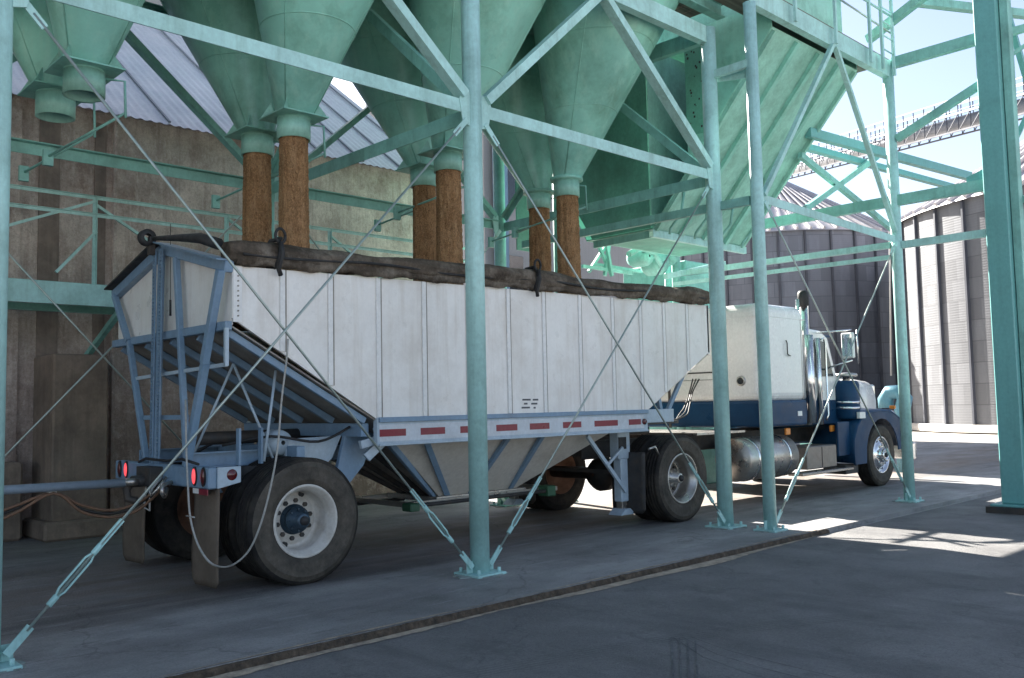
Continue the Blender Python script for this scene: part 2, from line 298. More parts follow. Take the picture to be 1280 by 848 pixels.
def road_mat():
    m, nt, c, b, noise, ramp, mix, mul = mat('asphalt_road', (.175, .170, .168), .68, var=.32, vs=1.0, dirt=(.20,.195,.19), da=.65, ds=1.4, bump=.6, bs=110, spec=.35)
    N = nt.nodes; L = nt.links
    c = mix(mul(ramp(noise(70, 5, (1,1,1), .85), .50, .64), .5), c, (.27,.265,.26))
    c = mix(mul(ramp(noise(58, 5, (1,1,1), .85), .52, .66), .55), c, (.045,.045,.047))
    c = mix(mul(ramp(noise(3.2, 10, (1.6,.5,1), .8), .575, .61), .3), c, (.22,.215,.21))
    c = mix(mul(ramp(noise(1.9, 10, (1,.8,1), .8), .56, .60), .35), c, (.07,.07,.073))
    c = mix(mul(ramp(noise(.7, 7, (1.5,.35,1), .7), .52, .7), .6), c, (.065,.065,.070))
    g = N.new('ShaderNodeNewGeometry')
    def skid(cx, cy, r0, w_, amt, c):
        v = N.new('ShaderNodeVectorMath'); v.operation = 'DISTANCE'; v.inputs[1].default_value = (cx, cy, -.05); L.new(g.outputs[0], v.inputs[0])
        a = N.new('ShaderNodeMath'); a.operation = 'SUBTRACT'; a.inputs[1].default_value = r0; L.new(v.outputs['Value'], a.inputs[0])
        d = N.new('ShaderNodeMath'); d.operation = 'ABSOLUTE'; L.new(a.outputs[0], d.inputs[0])
        r = N.new('ShaderNodeMapRange'); r.inputs[1].default_value = w_; r.inputs[2].default_value = w_*.6; L.new(d.outputs[0], r.inputs[0])
        wv = N.new('ShaderNodeMath'); wv.operation = 'SINE'; k = N.new('ShaderNodeMath'); k.operation = 'MULTIPLY'; k.inputs[1].default_value = 160; L.new(a.outputs[0], k.inputs[0]); L.new(k.outputs[0], wv.inputs[0])
        q = ramp(wv.outputs[0], -.4, .6)
        return mix(mul(mul(mul(r.outputs[0], q), ramp(noise(1.6, 5), .35, .6)), amt), c, (.022,.022,.024))
    for t in ((1,-7,11.2,.12,.3), (13.5,-3,6.4,.10,.25), (20,20,17.6,.12,.3)): c = skid(*t, c)
    v = N.new('ShaderNodeTexVoronoi'); v.feature = 'DISTANCE_TO_EDGE'; v.inputs['Scale'].default_value = .33
    nn = N.new('ShaderNodeTexNoise'); nn.inputs['Scale'].default_value = 1.5; nn.inputs['Detail'].default_value = 6; L.new(g.outputs[0], nn.inputs[0])
    va = N.new('ShaderNodeVectorMath'); va.operation = 'ADD'; L.new(g.outputs[0], va.inputs[0]); L.new(nn.outputs[1], va.inputs[1]); L.new(va.outputs[0], v.inputs[0])
    r = N.new('ShaderNodeMapRange'); r.inputs[1].default_value = 0; r.inputs[2].default_value = .003; r.inputs[3].default_value = .3; r.inputs[4].default_value = 0; L.new(v.outputs[0], r.inputs[0])
    c = mix(r.outputs[0], c, (.02,.02,.02))
    L.new(c, b.inputs['Base Color']); return m
m_road = road_mat()
m_apron = MT('pale_yard_concrete', (.54, .50, .45), .85, var=.12, vs=.3, dirt=(.3,.28,.26), da=.5, ds=.2, bump=0)

# ------------------------------------------------------------------ ground
g = MB(); g.poly([(-600,-600,-.055),(600,-600,-.055),(600,600,-.055),(-600,600,-.055)]).build('ground', m_apron)
tag(bpy.data.objects['ground'], kind='structure')
o = MB().box(-12, 60, -3.2, 4.985, -.5, -.05).build('road', m_road); tag(o, kind='structure')
o = MB().box(-12, 30, 5.02, 16, -.5, 0).build('slab_pavement', m_slab); tag(o, kind='structure')
# broken kerb edge between slab and road
k = MB(); n = 260; vs = []
for i in range(n+1):
    x = -4 + 13.6*i/n; fade = min(1, (9.6-x)/1.5)
    j = random.uniform(-.012, .012); 
    vs += [(x, 4.985+j*.5, -.052), (x, 4.99+j, -.03+random.uniform(-.014,.01)*fade), (x, 5.003+j*.9, .001*fade+random.uniform(-.012,.001)), (x, 5.022, -.006)]
k.add(vs, [(4*i+a, 4*i+a+1, 4*i+a+5, 4*i+a+4) for i in range(n) for a in range(3)]); o = k.build('kerb', m_kerbw); tag(o, kind='structure')
d = MB(); vs = []
for i in range(n+1):
    x = -4 + 13.4*i/n; a = .012*math.sin(x*1.7)+random.uniform(-.008,.008); wd = (.085+.035*math.sin(x*.9+1)+.02*math.sin(x*3.7))*max(.02, min(1, (9.4-x)/2))
    vs += [(x, 4.985, -.046), (x, 4.975-wd+a, -.046)]
d.add(vs, [(2*i, 2*i+1, 2*i+3, 2*i+2) for i in range(n)]); o = d.build('dust_strip', m_dust); tag(o, kind='structure')
d = MB(); vs = []
for i in range(n+1):
    x = -4 + 13.4*i/n; wd = max(.004, .018+.012*math.sin(x*2.3)+random.uniform(-.006,.006))
    vs += [(x, 5.024, .004), (x, 5.024+wd, .004)]
d.add(vs, [(2*i, 2*i+1, 2*i+3, 2*i+2) for i in range(n)]); o = d.build('dust_strip', m_dust); tag(o, kind='structure')
# tyre marks on the road
tm = MB()
for k in range(4):
    a = P(838+k*10, 797+k*1.5, 'Z', -.046); b = P(842+k*10, 880, 'Z', -.046); tm.prism([a, a+Vector((.018,0,0)), b+Vector((.018,0,0)), b], (0,0,.001))
for k in range(3):
    pp = [P(842+k*12, 797, 'Z', -.046), P(880+k*16, 822-k*4, 'Z', -.046), P(935+k*20, 842-k*6, 'Z', -.046), P(1010+k*24, 862-k*6, 'Z', -.046)]
    for a, b in zip(pp, pp[1:]): q = Vector((.004,.013,0)); tm.prism([a, a+q, b+q, b], (0,0,.001))
o = tm.build('tyre_marks', MT('rubber_mark', (.11,.11,.112), .8, var=.5, vs=12, dirt=(.13,.132,.137), da=.9, ds=9, bump=0)); tag(o, kind='structure')

# ------------------------------------------------------------------ storage-bin frame
FX = (1.45, 5.25, 9.02); FY = 5.95; BY = 9.65; TZ = 4.08; FZ = 5.78
fr = thing('steel_bin_frame', (5.25, FY, 0), 'pale green steel frame of round columns, beams and crossed tie rods around the trailer', 'steel frame')
def base_plate(x, y, par, m, s=.17, z=0):
    b = MB().box(x-s, x+s, y-s, y+s, z, z+.022)
    for sx in (-1, 1):
        for sy in (-1, 1): b.tube((x+sx*s*.72, y+sy*s*.72, z+.02), (x+sx*s*.72, y+sy*s*.72, z+.06), .016, 8)
    b.box(x-s*.95, x-.07, y-.006, y+.006, z+.022, z+.12); b.box(x+.07, x+s*.95, y-.006, y+.006, z+.022, z+.12)
    gp = [(x+(s*1.25+random.uniform(-.04,.07))*math.cos(a*math.pi/14), y+(s*1.2+random.uniform(-.04,.06))*math.sin(a*math.pi/14), z) for a in range(28)]
    MB().prism(gp, (0, 0, .009)).build('grout_pad', m_grout, par)
    return b.build('base_plate', m, par, .003)
def column(x, y, r, z1, par, m, z0=0):
    o = MB().tube((x, y, z0+.02), (x, y, z1), r, 32).build('column', m, par); base_plate(x, y, par, m, r*1.9, z0); return o
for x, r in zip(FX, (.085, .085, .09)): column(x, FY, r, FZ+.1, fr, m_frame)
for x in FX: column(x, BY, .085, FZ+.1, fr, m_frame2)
R9 = .088
for i in range(2):
    a, b = FX[i]+R9, FX[i+1]-R9
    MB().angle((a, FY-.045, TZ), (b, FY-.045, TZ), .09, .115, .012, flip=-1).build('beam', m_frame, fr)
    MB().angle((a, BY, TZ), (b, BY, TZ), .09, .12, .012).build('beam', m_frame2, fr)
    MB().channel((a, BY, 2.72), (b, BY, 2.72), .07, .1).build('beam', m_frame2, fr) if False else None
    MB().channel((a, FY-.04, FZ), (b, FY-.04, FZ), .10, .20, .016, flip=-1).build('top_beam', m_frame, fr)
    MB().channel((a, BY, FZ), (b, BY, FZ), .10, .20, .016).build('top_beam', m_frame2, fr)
    mx = 7.05 if i else 3.3
    for xx, s in ((FX[i], 1), (FX[i+1], -1)):
        MB().bar((xx+s*.13, FY-.03, TZ+.1), (mx-s*.05, FY-.03, FZ-.12), .085, .11, up=(0,-1,0)).build('diagonal_brace', m_frame, fr)
        MB().angle((xx+s*.13, BY, TZ+.1), (mx-s*.05, BY, FZ-.12), .07, .11, .012, up=(0,-1,0)).build('diagonal_brace', m_frame2, fr)
        for yy in (FY-.052, BY-.052):
            MB().prism([(xx+s*.07, yy, TZ-.17), (xx+s*.15, yy, TZ-.15), (xx+s*.19, yy, TZ+.05), (xx+s*.16, yy, TZ+.13), (xx+s*.07, yy, TZ+.14)], (0, .012, 0)).build('gusset_plate', m_frame, fr, .002)
for x in (1.45, 5.25, 9.02):
    MB().angle((x, FY+.09, TZ-.03), (x, BY-.09, TZ-.03), .09, .13, .012).build('cross_beam', m_frame2, fr)
    MB().channel((x, FY+.09, FZ+.05), (x, BY-.09, FZ+.05), .09, .18).build('cross_beam', m_frame2, fr)
    my = (FY+BY)/2
    for ya, s in ((FY, 1), (BY, -1)):
        MB().angle((x, ya+s*.12, TZ+.08), (x, my-s*.05, FZ-.1), .07, .10, .012).build('diagonal_brace', m_frame2, fr)
MB().box(1.45, 9.0, BY-.004, BY+.004, 0, .001) 
def tie(p, q, par, tb=.55, m=None, r=.010):
    """rod p (foot) to q (top) with turnbuckle tb metres from the foot"""
    p = Vector(p); q = Vector(q); d = (q-p).normalized()
    o = MB().tube(p+d*.16, q-d*.12, r, 8).build('tie_rod', m_rod, par)
    up = Vector((0,-1,0)); s = d.cross(up).normalized()
    b = MB()
    MB().bar(p, p+d*.19, .012, .05, up=s).build('rod_end', m_frame, o, .001); MB().bar(q-d*.22, q, .012, .05, up=s).build('rod_end', m_frame, o, .001)
    if tb:
        c0 = p+d*(tb-.17); c1 = p+d*(tb+.17); L_ = .34
        for sg in (-1, 1):
            b.path([c0+s*0, c0+d*.06+s*sg*.022, c0+d*(L_-.06)+s*sg*.022, c1], .008, 6)
        b.tube(c0-d*.05, c0+d*.02, .02, 8); b.tube(c1-d*.02, c1+d*.05, .02, 8)
        b.bar(c1+d*.0, c1+d*.24, .016, .032, up=s)
        b.build('turnbuckle', m_frame, o, .001)
fy = FY-.02
tie((FX[1]-.10, fy, .07), (FX[0]+.11, fy-.01, TZ-.08), fr)
tie((FX[0]+.10, fy-.035, .07), (FX[1]-.11, fy-.035, TZ-.12), fr)
tie((FX[1]+.10, fy, .07), (FX[2]-.11, fy, TZ-.12), fr)
tie((FX[2]-.10, fy-.035, .07), (FX[1]+.11, fy-.035, TZ-.12), fr)
for i in (0, 1):
    tie((FX[i+1]-.10, BY-.1, .07), (FX[i]+.11, BY-.1, TZ-.1), fr, 0); tie((FX[i]+.10, BY-.13, .07), (FX[i+1]-.11, BY-.13, TZ-.1), fr, 0)
# deck carried above the cones
dk = MB()
for i in range(46):
    x = 1.2 + i*.18
    dk.box(x, x+.16, 5.75, 10.1, 6.32, 6.36)
dk.build('deck_planks', m_deck, fr)
MB().box(-9, 1.0, 5.9, 9.7, 4.6, 7.6).build('unseen_sun_block', m_cone, fr)  # unseen box added left of the bins to keep sun off the paving
for y in (6.0, 7.8, 9.6): MB().ibeam((1.2, y, 6.22), (9.4, y, 6.22), .12, .19, .015).build('deck_joist', m_frame2, fr)

# ------------------------------------------------------------------ hopper bins
CONEZ = 6.28; RB = .925
def hopper(x, ys, yc, zs, square, label, group='green cone hoppers over the trailer'):
    h = thing('cone_hopper', (x, ys, zs), label, 'hopper', group)
    n = 56; rings = []
    prof = [(zs+.19, .155, 0)] + [(zs+.19+(CONEZ-zs-.19)*t, .155+(RB-.155)*t, t) for t in (.02,.15,.3,.45,.6,.75,.9,1)]
    mb = MB(); vs = []
    for z, r, t in prof:
        cy = ys+(yc-ys)*t
        vs += [(x+r*math.cos(a*2*math.pi/n), cy+r*math.sin(a*2*math.pi/n), z) for a in range(n)]
    mb.add(vs, [(i*n+k, i*n+(k+1) % n, (i+1)*n+(k+1) % n, (i+1)*n+k) for i in range(len(prof)-1) for k in range(n)], True)
    mb.build('cone_shell', m_cone, h)
    for t in (.36, .7):
        z = zs+.19+(CONEZ-zs-.19)*t; r = .155+(RB-.155)*t; cy = ys+(yc-ys)*t
        MB().path([(x+(r+.001)*math.cos(a*2*math.pi/48), cy+(r+.001)*math.sin(a*2*math.pi/48), z) for a in range(49)], .006, 5).build('weld_seam', m_cone, h)
    for ang in (3.7, 5.6, 1.2):
        MB().path([(x+(.155+(RB-.155)*t)*math.cos(ang), ys+(yc-ys)*t+(.155+(RB-.155)*t)*math.sin(ang), zs+.19+(CONEZ-zs-.19)*t) for t in (.02, .5, 1)], .006, 5).build('weld_seam', m_cone, h)
    MB().lathe([(RB, CONEZ), (RB, 6.9), (.02, 7.4)], (x, yc, 0), 'Z', 40).build('bin_wall', m_cone, h)
    MB().lathe([(.135, 0), (.155, 0), (.155, .20), (.135, .20), (.135, 0)], (x, ys, zs), 'Z', 32).build('spout', m_cone2, h)
    if square:
        s = .235; MB().box(x-s, x+s, ys-s, ys+s, zs+.2, zs+.214).build('flange', m_cone, h, .002)
        for sx, sy in ((1,1),(1,-1),(-1,1),(-1,-1)):
            gm = MB(); gm.prism([(x+sx*s*.95, ys+sy*s*.95, zs+.214), (x+sx*.12, ys+sy*.12, zs+.214), (x+sx*.15, ys+sy*.15, zs+.36)], (.004*sx, -.004*sy, 0)).build('gusset', m_cone2, h)
    else:
        MB().lathe([(.14, .2), (.20, .2), (.20, .235), (.14, .235)], (x, ys, zs), 'Z', 32).build('flange', m_cone, h)
    side = 1
    lv = MB(); lv.path([(x+.15, ys-.02, zs+.17), (x+.30, ys-.04, zs+.18), (x+.31, ys-.04, zs-.12)], .011, 6)
    lv.tube((x+.31, ys-.04, zs-.08), (x+.02, ys+.95, zs-.28), .012, 6); lv.box(x-.02, x+.06, ys+.93, ys+.97, zs-.36, zs-.22)
    lv.build('gate_lever', m_dark if False else m_frame2, h)
    return h
SX = (2.43, 4.30, 6.17, 8.05); YF, YB = 7.4, 8.1; ZS = 3.96
ordn = ['leftmost', 'second from left', 'third from left', 'rightmost']
for row, (ys, yc) in (('front', (YF, 6.68)), ('rear', (YB, 8.86))):
    for sq in (True, False):
        proto = None
        for i in (range(3) if sq else (3,)):
            lab = '%s green cone hopper of the %s row, %s spout%s' % (ordn[i], row, 'with nothing pouring from its open' if i == 0 else 'pouring brown grain from its', '')
            x = SX[i] + (.22 if row == 'rear' and i >= 2 else 0)
            if proto is None: h = proto = hopper(x, ys, yc, ZS, sq, lab); px0 = x
            else: h = copy_tree(proto); h.location.x = x; h['label'] = lab
# streams of grain
for row, ys in (('front', YF), ('rear', YB)):
    for i in (1, 2, 3):
        x = SX[i] + (.22 if row == 'rear' and i >= 2 else 0); n = 96; mb = MB(); vs = []; m = 60
        for j in range(m+1):
            z = ZS+.03 - j*(ZS-2.33)/m; rr = .128+.016*j/m
            for t in range(n):
                a = t*2*math.pi/n
                q = rr*(1+.035*math.sin(5*a+i*2)+.025*math.sin(11*a+i+row.count('r'))) + random.uniform(-.006,.006)
                vs.append((x+q*math.cos(a), ys+q*math.sin(a), z))
        mb.add(vs, [(u*n+k, u*n+(k+1) % n, (u+1)*n+(k+1) % n, (u+1)*n+k) for u in range(m) for k in range(n)], True)
        o = mb.build('grain_stream', m_grain)
        tag(o, 'brown grain falling from the %s-row spout %s' % (row, ('nearest the trailer rear', 'in the middle, by the front round column', 'nearest the tractor')[i-1]), 'grain', 'streams of grain pouring into the trailer')

# ------------------------------------------------------------------ concrete building
WY = 12.0
bd = thing('concrete_building', (5, WY, 0), 'tall brown stained concrete building with a pale corrugated roof behind the trailer', 'building')
MB().box(-8, 9.6, WY, WY+.3, 0, 5.36).build('wall', m_wall, bd)
MB().box(9.3, 9.6, WY+.3, 21.3, 0, 5.36).build('side_wall', m_wall, bd)
for x0, x1, pr in ((3.42, 3.66, .02), (4.08, 4.22, .02)):
    MB().box(x0, x1, WY-pr, WY+.01, 0, 5.2).build('dark_groove', m_groove, bd)
for x0, x1 in ((1.2, 3.2), (4.3, 4.34)): MB().box(x0, x1, WY-.08, WY+.01, 0, 5.3).build('pilaster', m_wall, bd)
MB().box(3.4, 4.02, 11.25, WY, 0, 2.15).build('pier', m_pier, bd, .02)
MB().box(3.3, 4.12, 11.15, WY, 0, .22).build('pier_foot', m_pier, bd, .03)
MB().box(-8, 3.2, 11.6, WY, 0, .9).build('pier_foot', m_pier, bd, .03)
# corrugated roof, real waves
rf = MB(); vs = []; nx = 1380; rl = ((WY-.22, 5.30), (16.8, 8.98), (21.6, 5.3))
for i in range(nx+1):
    x = -8 + 17.9*i/nx; dz = .009*math.sin(x*2*math.pi/.13)
    for y, z in rl: vs.append((x, y, z+dz))
rf.add(vs, [(3*i+a, 3*i+a+1, 3*i+a+4, 3*i+a+3) for i in range(nx) for a in range(2)]); rf.build('roof', m_roof, bd, fix=False)
sm = MB()
for i in range(23):
    x = -7.5+i*.78
    sm.bar((x, rl[0][0]+.02, rl[0][1]+.045), (x, rl[1][0], rl[1][1]+.045), .03, .02)
sm.build('roof_seams', m_galv, bd)
MB().prism([(9.55, WY, 5.3), (9.55, 21.2, 5.3), (9.55, 16.8, 8.85)], (.04, 0, 0)).build('gable', m_wall, bd)

an = thing('added_sun_block', (-2, 26, 0), 'tall plain grey block added behind the brown building to keep sun off the lane', 'building')  # added mass behind the roof, there only to shade the lane
MB().box(-15, 12.2, 23, 30, 0, 16).build('wall', m_concb, an)
MB().box(-15.2, 12.3, 22.8, 30.2, 16, 16.3).build('sun_block_cap', m_concb, an)

# catwalk with railing along the wall
cw = thing('catwalk', (5, 10.9, 2.65), 'green steel catwalk with thin handrails running along the concrete wall', 'catwalk')
MB().channel((-1, 10.45, 2.76), (9.4, 10.45, 2.76), .08, .24, .016, flip=-1).build('stringer', m_frame, cw)
MB().box(-1, 9.4, 10.46, 11.3, 2.86, 2.885).build('walkway_plate', m_frame2, cw)
MB().channel((-1, 11.3, 2.76), (9.4, 11.3, 2.76), .08, .24, .016).build('stringer', m_frame2, cw)
for z in (3.88, 3.68): MB().angle((-1, 10.55, z), (9.4, 10.55, z), .035, .04, .006).build('handrail', m_frame, cw)
for x in (-.4, 1.1, 2.6, 3.62, 5.2, 6.7, 8.2):
    MB().angle((x, 10.55, 2.85), (x, 10.55, 3.9), .04, .045, .006, up=(0,1,0)).build('rail_post', m_frame, cw)
for a, b in (((2.7,3.45),(3.62,3.85)), ((3.62,3.8),(5.0,3.0)), ((5.2,3.85),(6.5,3.05)), ((3.2,3.0),(3.62,3.5)), ((6.7,3.8),(8.0,3.0))):
    MB().bar((a[0], 10.56, a[1]), (b[0], 10.56, b[1]), .03, .03).build('rail_brace', m_frame, cw)
for x in (.5, 3.9, 8.9):
    MB().bar((x, 10.5, 2.65), (x, 12, 2.0), .06, .06).build('bracket', m_frame2, cw)

# ------------------------------------------------------------------ receiving hopper tower
GY = 5.40
tw = thing('hopper_tower_frame', (10.9, GY, 0), 'light green steel tower frame with platform and guard rail carrying the big ribbed hopper', 'steel frame')
column(9.06, GY, .072, 6.02, tw, m_frame); column(12.72, GY, .075, 6.25, tw, m_frame)
column(12.72, 9.2, .075, 6.2, tw, m_frame2); column(9.9, 9.3, .075, 6.2, tw, m_frame2)
MB().channel((9.0, GY-.05, 6.12), (12.8, GY-.05, 6.12), .1, .24, .016, flip=-1).build('platform_beam', m_frame, tw)
MB().channel((9.0, GY+.35, 6.42), (12.75, GY+.35, 6.42), .1, .12, .016, flip=-1).build('platform_beam', m_frame, tw)
MB().box(9.0, 12.8, GY-.04, GY+.5, 6.24, 6.262).build('platform_deck', m_deck, tw)
mx = 10.98
for xx, s in ((9.06, 1), (12.72, -1)):
    MB().bar((mx-s*.04, GY-.06, 6.0), (xx+s*.09, GY-.03, 3.78), .05, .062, up=(0,-1,0)).build('diagonal_brace', m_frame, tw)
MB().angle((9.13, GY-.02, 3.74), (12.65, GY-.02, 3.66), .08, .10, .012, flip=-1).build('beam', m_frame, tw)
MB().angle((9.13, GY+.02, 5.22), (9.13, FY-.0, 5.3), .08, .10, .012).build('short_link', m_frame, tw)
MB().bar((9.02, GY, 5.3), (9.02, FY, 5.3), .06, .09).build('short_link', m_frame, tw)
MB().bar((12.72, GY+.08, 3.6), (12.72, 9.2, 3.62), .09, .085).build('side_beam', m_frame, tw)
MB().bar((12.66, GY+.08, 3.42), (12.66, 9.2, 3.45), .05, .06).build('side_beam', m_frame, tw)
MB().bar((12.72, 4.05, 4.22), (12.72, 9.2, 4.22), .09, .15).build('side_beam', m_frame2, tw)
MB().bar((9.05, GY+.08, 3.72), (9.05, 9.2, 3.74), .06, .10).build('side_beam', m_frame2, tw)
MB().bar((12.72, 4.05, 3.58), (12.72, GY-.08, 3.58), .07, .1).build('side_beam', m_frame, tw)
MB().bar((12.72, 4.05, 6.2), (12.72, GY-.08, 6.2), .1, .15).build('side_beam', m_frame2, tw)
MB().bar((12.72, 4.05, 5.63), (12.72, GY-.08, 5.1), .08, .10).build('side_brace', m_frame2, tw)
MB().bar(P(1085,50,'Y',GY+.3), P(1155,-5,'Y',GY-.6), .1, .12).build('side_brace', m_frame2, tw)
tie((9.14, GY-.02, .07), (12.62, GY-.02, 3.58), tw); tie((12.62, GY-.05, .07), (9.14, GY-.05, 3.7), tw)
for x in (9.9, 10.93, 11.93, 12.3, 12.66):
    MB().bar((x, GY-.12, 6.0), (x, GY-.12, 7.4), .035, .045).build('rail_post', m_frame, tw)
for z in (6.85, 7.35): MB().tube((9.9, GY-.12, z), (12.7, GY-.12, z), .016, 8).build('guard_rail', m_frame, tw)
for k in range(6): MB().tube((12.3, GY-.12, 6.3+k*.2), (12.66, GY-.12, 6.3+k*.2), .011, 6).build('ladder_rung', m_frame, tw)
MB().tube((12.7, GY-.1, 6.62), (11.9, GY+.35, 7.1), .014, 6).build('guard_rail', m_rod, tw)

rh = thing('receiving_hopper', (10.9, 7, 3.7), 'big wedge-shaped green hopper with ribbed sloping front behind the two close columns', 'hopper')
xa, xb = 9.76, 12.0
pf = [(5.52, 5.98), (7.42, 3.78), (8.6, 3.78), (9.4, 5.2), (9.4, 6.3), (5.52, 6.2)]
MB().poly([(xa, 5.52, 5.98), (xb, 5.52, 5.98), (xb, 7.42, 3.78), (xa, 7.42, 3.78)]).build('sloping_face', m_cone2, rh, solid=.012)
MB().poly([(xa, 5.52, 5.98), (xa, 6.8, 4.5), (xa, 6.8, 6.3), (xa, 5.52, 6.3)]).build('side_plate', m_cone, rh, solid=.012)
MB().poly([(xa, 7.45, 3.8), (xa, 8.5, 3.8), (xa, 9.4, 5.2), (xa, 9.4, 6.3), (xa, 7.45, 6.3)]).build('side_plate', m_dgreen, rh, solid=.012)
MB().poly([(xa, 7.44, 3.82), (xb, 7.44, 3.82), (xb, 7.44, 6.3), (xa, 7.44, 6.3)]).build('front_plate', m_cone2, rh, solid=.012)  # paler green carries the light this face catches
MB().poly([(xb, y, z) for y, z in pf]).build('side_plate', m_cone, rh, solid=.012)
MB().poly([(xa, 8.6, 3.78), (xb, 8.6, 3.78), (xb, 9.4, 5.2), (xa, 9.4, 5.2)]).build('back_face', m_cone, rh, solid=.012)
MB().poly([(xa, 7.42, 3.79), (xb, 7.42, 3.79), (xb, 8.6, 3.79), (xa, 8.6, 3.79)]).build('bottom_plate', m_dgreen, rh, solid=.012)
dn = Vector((0, -(5.98-3.78), -(7.42-5.52))).normalized()
for k, x in enumerate((9.80, 10.36, 10.92, 11.46, 11.92)):
    a = Vector((x, 5.54, 5.96)); b = Vector((x, 7.42, 3.79)); o_ = dn*.035
    MB().bar(a+o_, b+o_, .05 if k in (0, 4) else .07, .07, up=dn).build('rib', m_cone2 if k in (0, 4) else m_cone, rh)
for x, y0 in ((9.92, 7.45), (10.5, 7.45), (11.1, 7.45), (11.7, 7.45)):
    MB().path([(x, 7.0, 4.25), (x, 7.06, 3.95), (x, 7.24, 3.78), (x, 7.26, 3.70)], .02, 6).build('curved_rib', m_frame2, rh)
MB().channel((9.75, 7.40, 3.72), (12.05, 7.40, 3.72), .06, .10, .01, flip=-1).build('outlet_ledge', m_frame, rh)
MB().channel((9.78, 7.5, 3.72), (9.78, 8.5, 3.72), .05, .10, .01).build('outlet_ledge', m_frame2, rh)
MB().box(10.3, 12.1, 5.75, 9.35, 6.45, 9.6).build('upper_body', m_cone2, rh)
MB().box(9.12, 9.76, 9.39, 9.41, 3.7, 7.4).build('sun_gap_panel', m_dgreen, rh)  # added plate closing the gap that let sun reach the road
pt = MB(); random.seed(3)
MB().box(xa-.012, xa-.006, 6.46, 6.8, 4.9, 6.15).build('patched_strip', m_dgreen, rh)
for k in range(26):
    y_ = random.uniform(6.48, 6.77); z_ = random.uniform(4.95, 6.1); q_ = random.uniform(.004, .012); pt.box(xa-.018, xa-.011, y_-q_, y_+q_, z_-q_, z_+q_*1.5)
tag(pt.build('rust_spots', m_dark, rh), kind='stuff')
# loading machinery glimpsed below the ledge, over the trailer tarp
lm = thing('screw_conveyor_drive', (13, 9.5, 0), 'pale green lattice and gearbox of a loading conveyor seen just above the trailer tarp', 'machinery')
MB().box(13.0, 13.9, 9.2, 10.6, 0, 3.9).build('housing', m_frame2, lm, .02)
for a, b in (((736,340),(762,300)), ((756,345),(762,300)), ((765,345),(757,300)), ((740,330),(802,340)), ((728,333),(790,342)), ((745,300),(765,345))):
    yk = 9.35+(a[0]*7+b[1]) % 11*.016; MB().bar(P(*a,'Y',yk), P(*b,'Y',yk), .045, .05).build('lattice_bar', m_frame2, lm)
for c_, r in (((800,322),.16), ((818,330),.2), ((833,322),.15)):
    q = P(*c_, 'Y', 9.2); MB().lathe([(.02,-.2),(r*.7,-.2),(r,-.12),(r,.12),(r*.7,.2),(.02,.2)], q, 'Y', 20).build('gearbox_drum', m_frame2, lm)
MB().path([P(786,318,'Y',9.0), P(800,310,'Y',9.0), P(818,316,'Y',9.0), P(828,335,'Y',9.0)], .05, 10).build('bent_duct', m_frame2, lm)
MB().bar(P(832,346,'Y',9.0), P(905,330,'Y',9.0), .08, .09).build('arm', m_frame, lm)
MB().box(14.1, 15.3, 9.2, 9.9, 2.6, 2.9).build('belt_guard', m_frame2, lm, .01)

# ------------------------------------------------------------------ heavy column frame at right
hc = thing('heavy_column_frame', (12.95, 4.2, 0), 'thick dark teal steel column at the right edge with thin braces and beams', 'steel frame')
MB().box(12.60, 12.86, 3.90, 4.18, .06, 9).build('column', m_teal, hc, .012)
MB().box(12.70, 12.86, 3.79, 3.89, .06, 9).build('column_flange', m_frame2, hc, .004)
MB().box(12.48, 13.0, 3.74, 4.28, .03, .06).build('base_plate', m_teal, hc, .006)
MB().box(12.44, 13.05, 3.70, 4.32, -.05, .03).build('plinth', m_dark, hc)
MB().bar(P(1143,2,'Y',5.2), P(1330,24,'Y',4.2), .12, .12).build('beam', m_frame2, hc)
MB().bar(P(1256,5,'Y',3.95), P(1290,122,'Y',3.95), .07, .08).build('brace', m_teal, hc)
MB().bar(P(1258,42,'Y',3.95), P(1300,30,'Y',3.6), .08, .1).build('brace', m_frame2, hc)
MB().bar(P(1260,72,'Y',3.95), P(1300,44,'Y',3.6), .05, .05).build('brace', m_frame2, hc)
MB().bar(P(1266,182,'Y',3.95), P(1300,110,'Y',3.6), .05, .06).build('brace', m_teal, hc)
MB().bar(P(1262,238,'Y',3.95), P(1300,262,'Y',3.6), .05, .07).build('brace', m_frame2, hc)
MB().prism([P(1208,222,'X',12.7), P(1228,212,'X',12.7), P(1228,236,'X',12.7), P(1208,239,'X',12.7)], (.05,0,0)).build('gusset_plate', m_teal, hc)

bf = thing('rear_brace_frame', (14, 6.2, 5), 'dark teal crossed braces and parallel beams against the sky beside the heavy column', 'steel frame')
for a, b, w_, z in (((1010,166),(1212,221),.13,5.2), ((1003,183),(1205,238),.09,5.2)):
    MB().bar(P(*a,'Z',z), P(*b,'Z',z), .1, w_).build('beam', m_teal, bf)
for a, b in (((1000,194),(1122,292)), ((1006,262),(1096,196))):
    MB().bar(P(*a,'Y',6.3), P(*b,'Y',6.3), .07, .085).build('cross_brace', m_frame2, bf)
for x, y, z1 in ((12.9, 9.5, 5.3),): MB().tube((x,y,0),(x,y,z1),.07,16).build('column', m_frame2, bf)

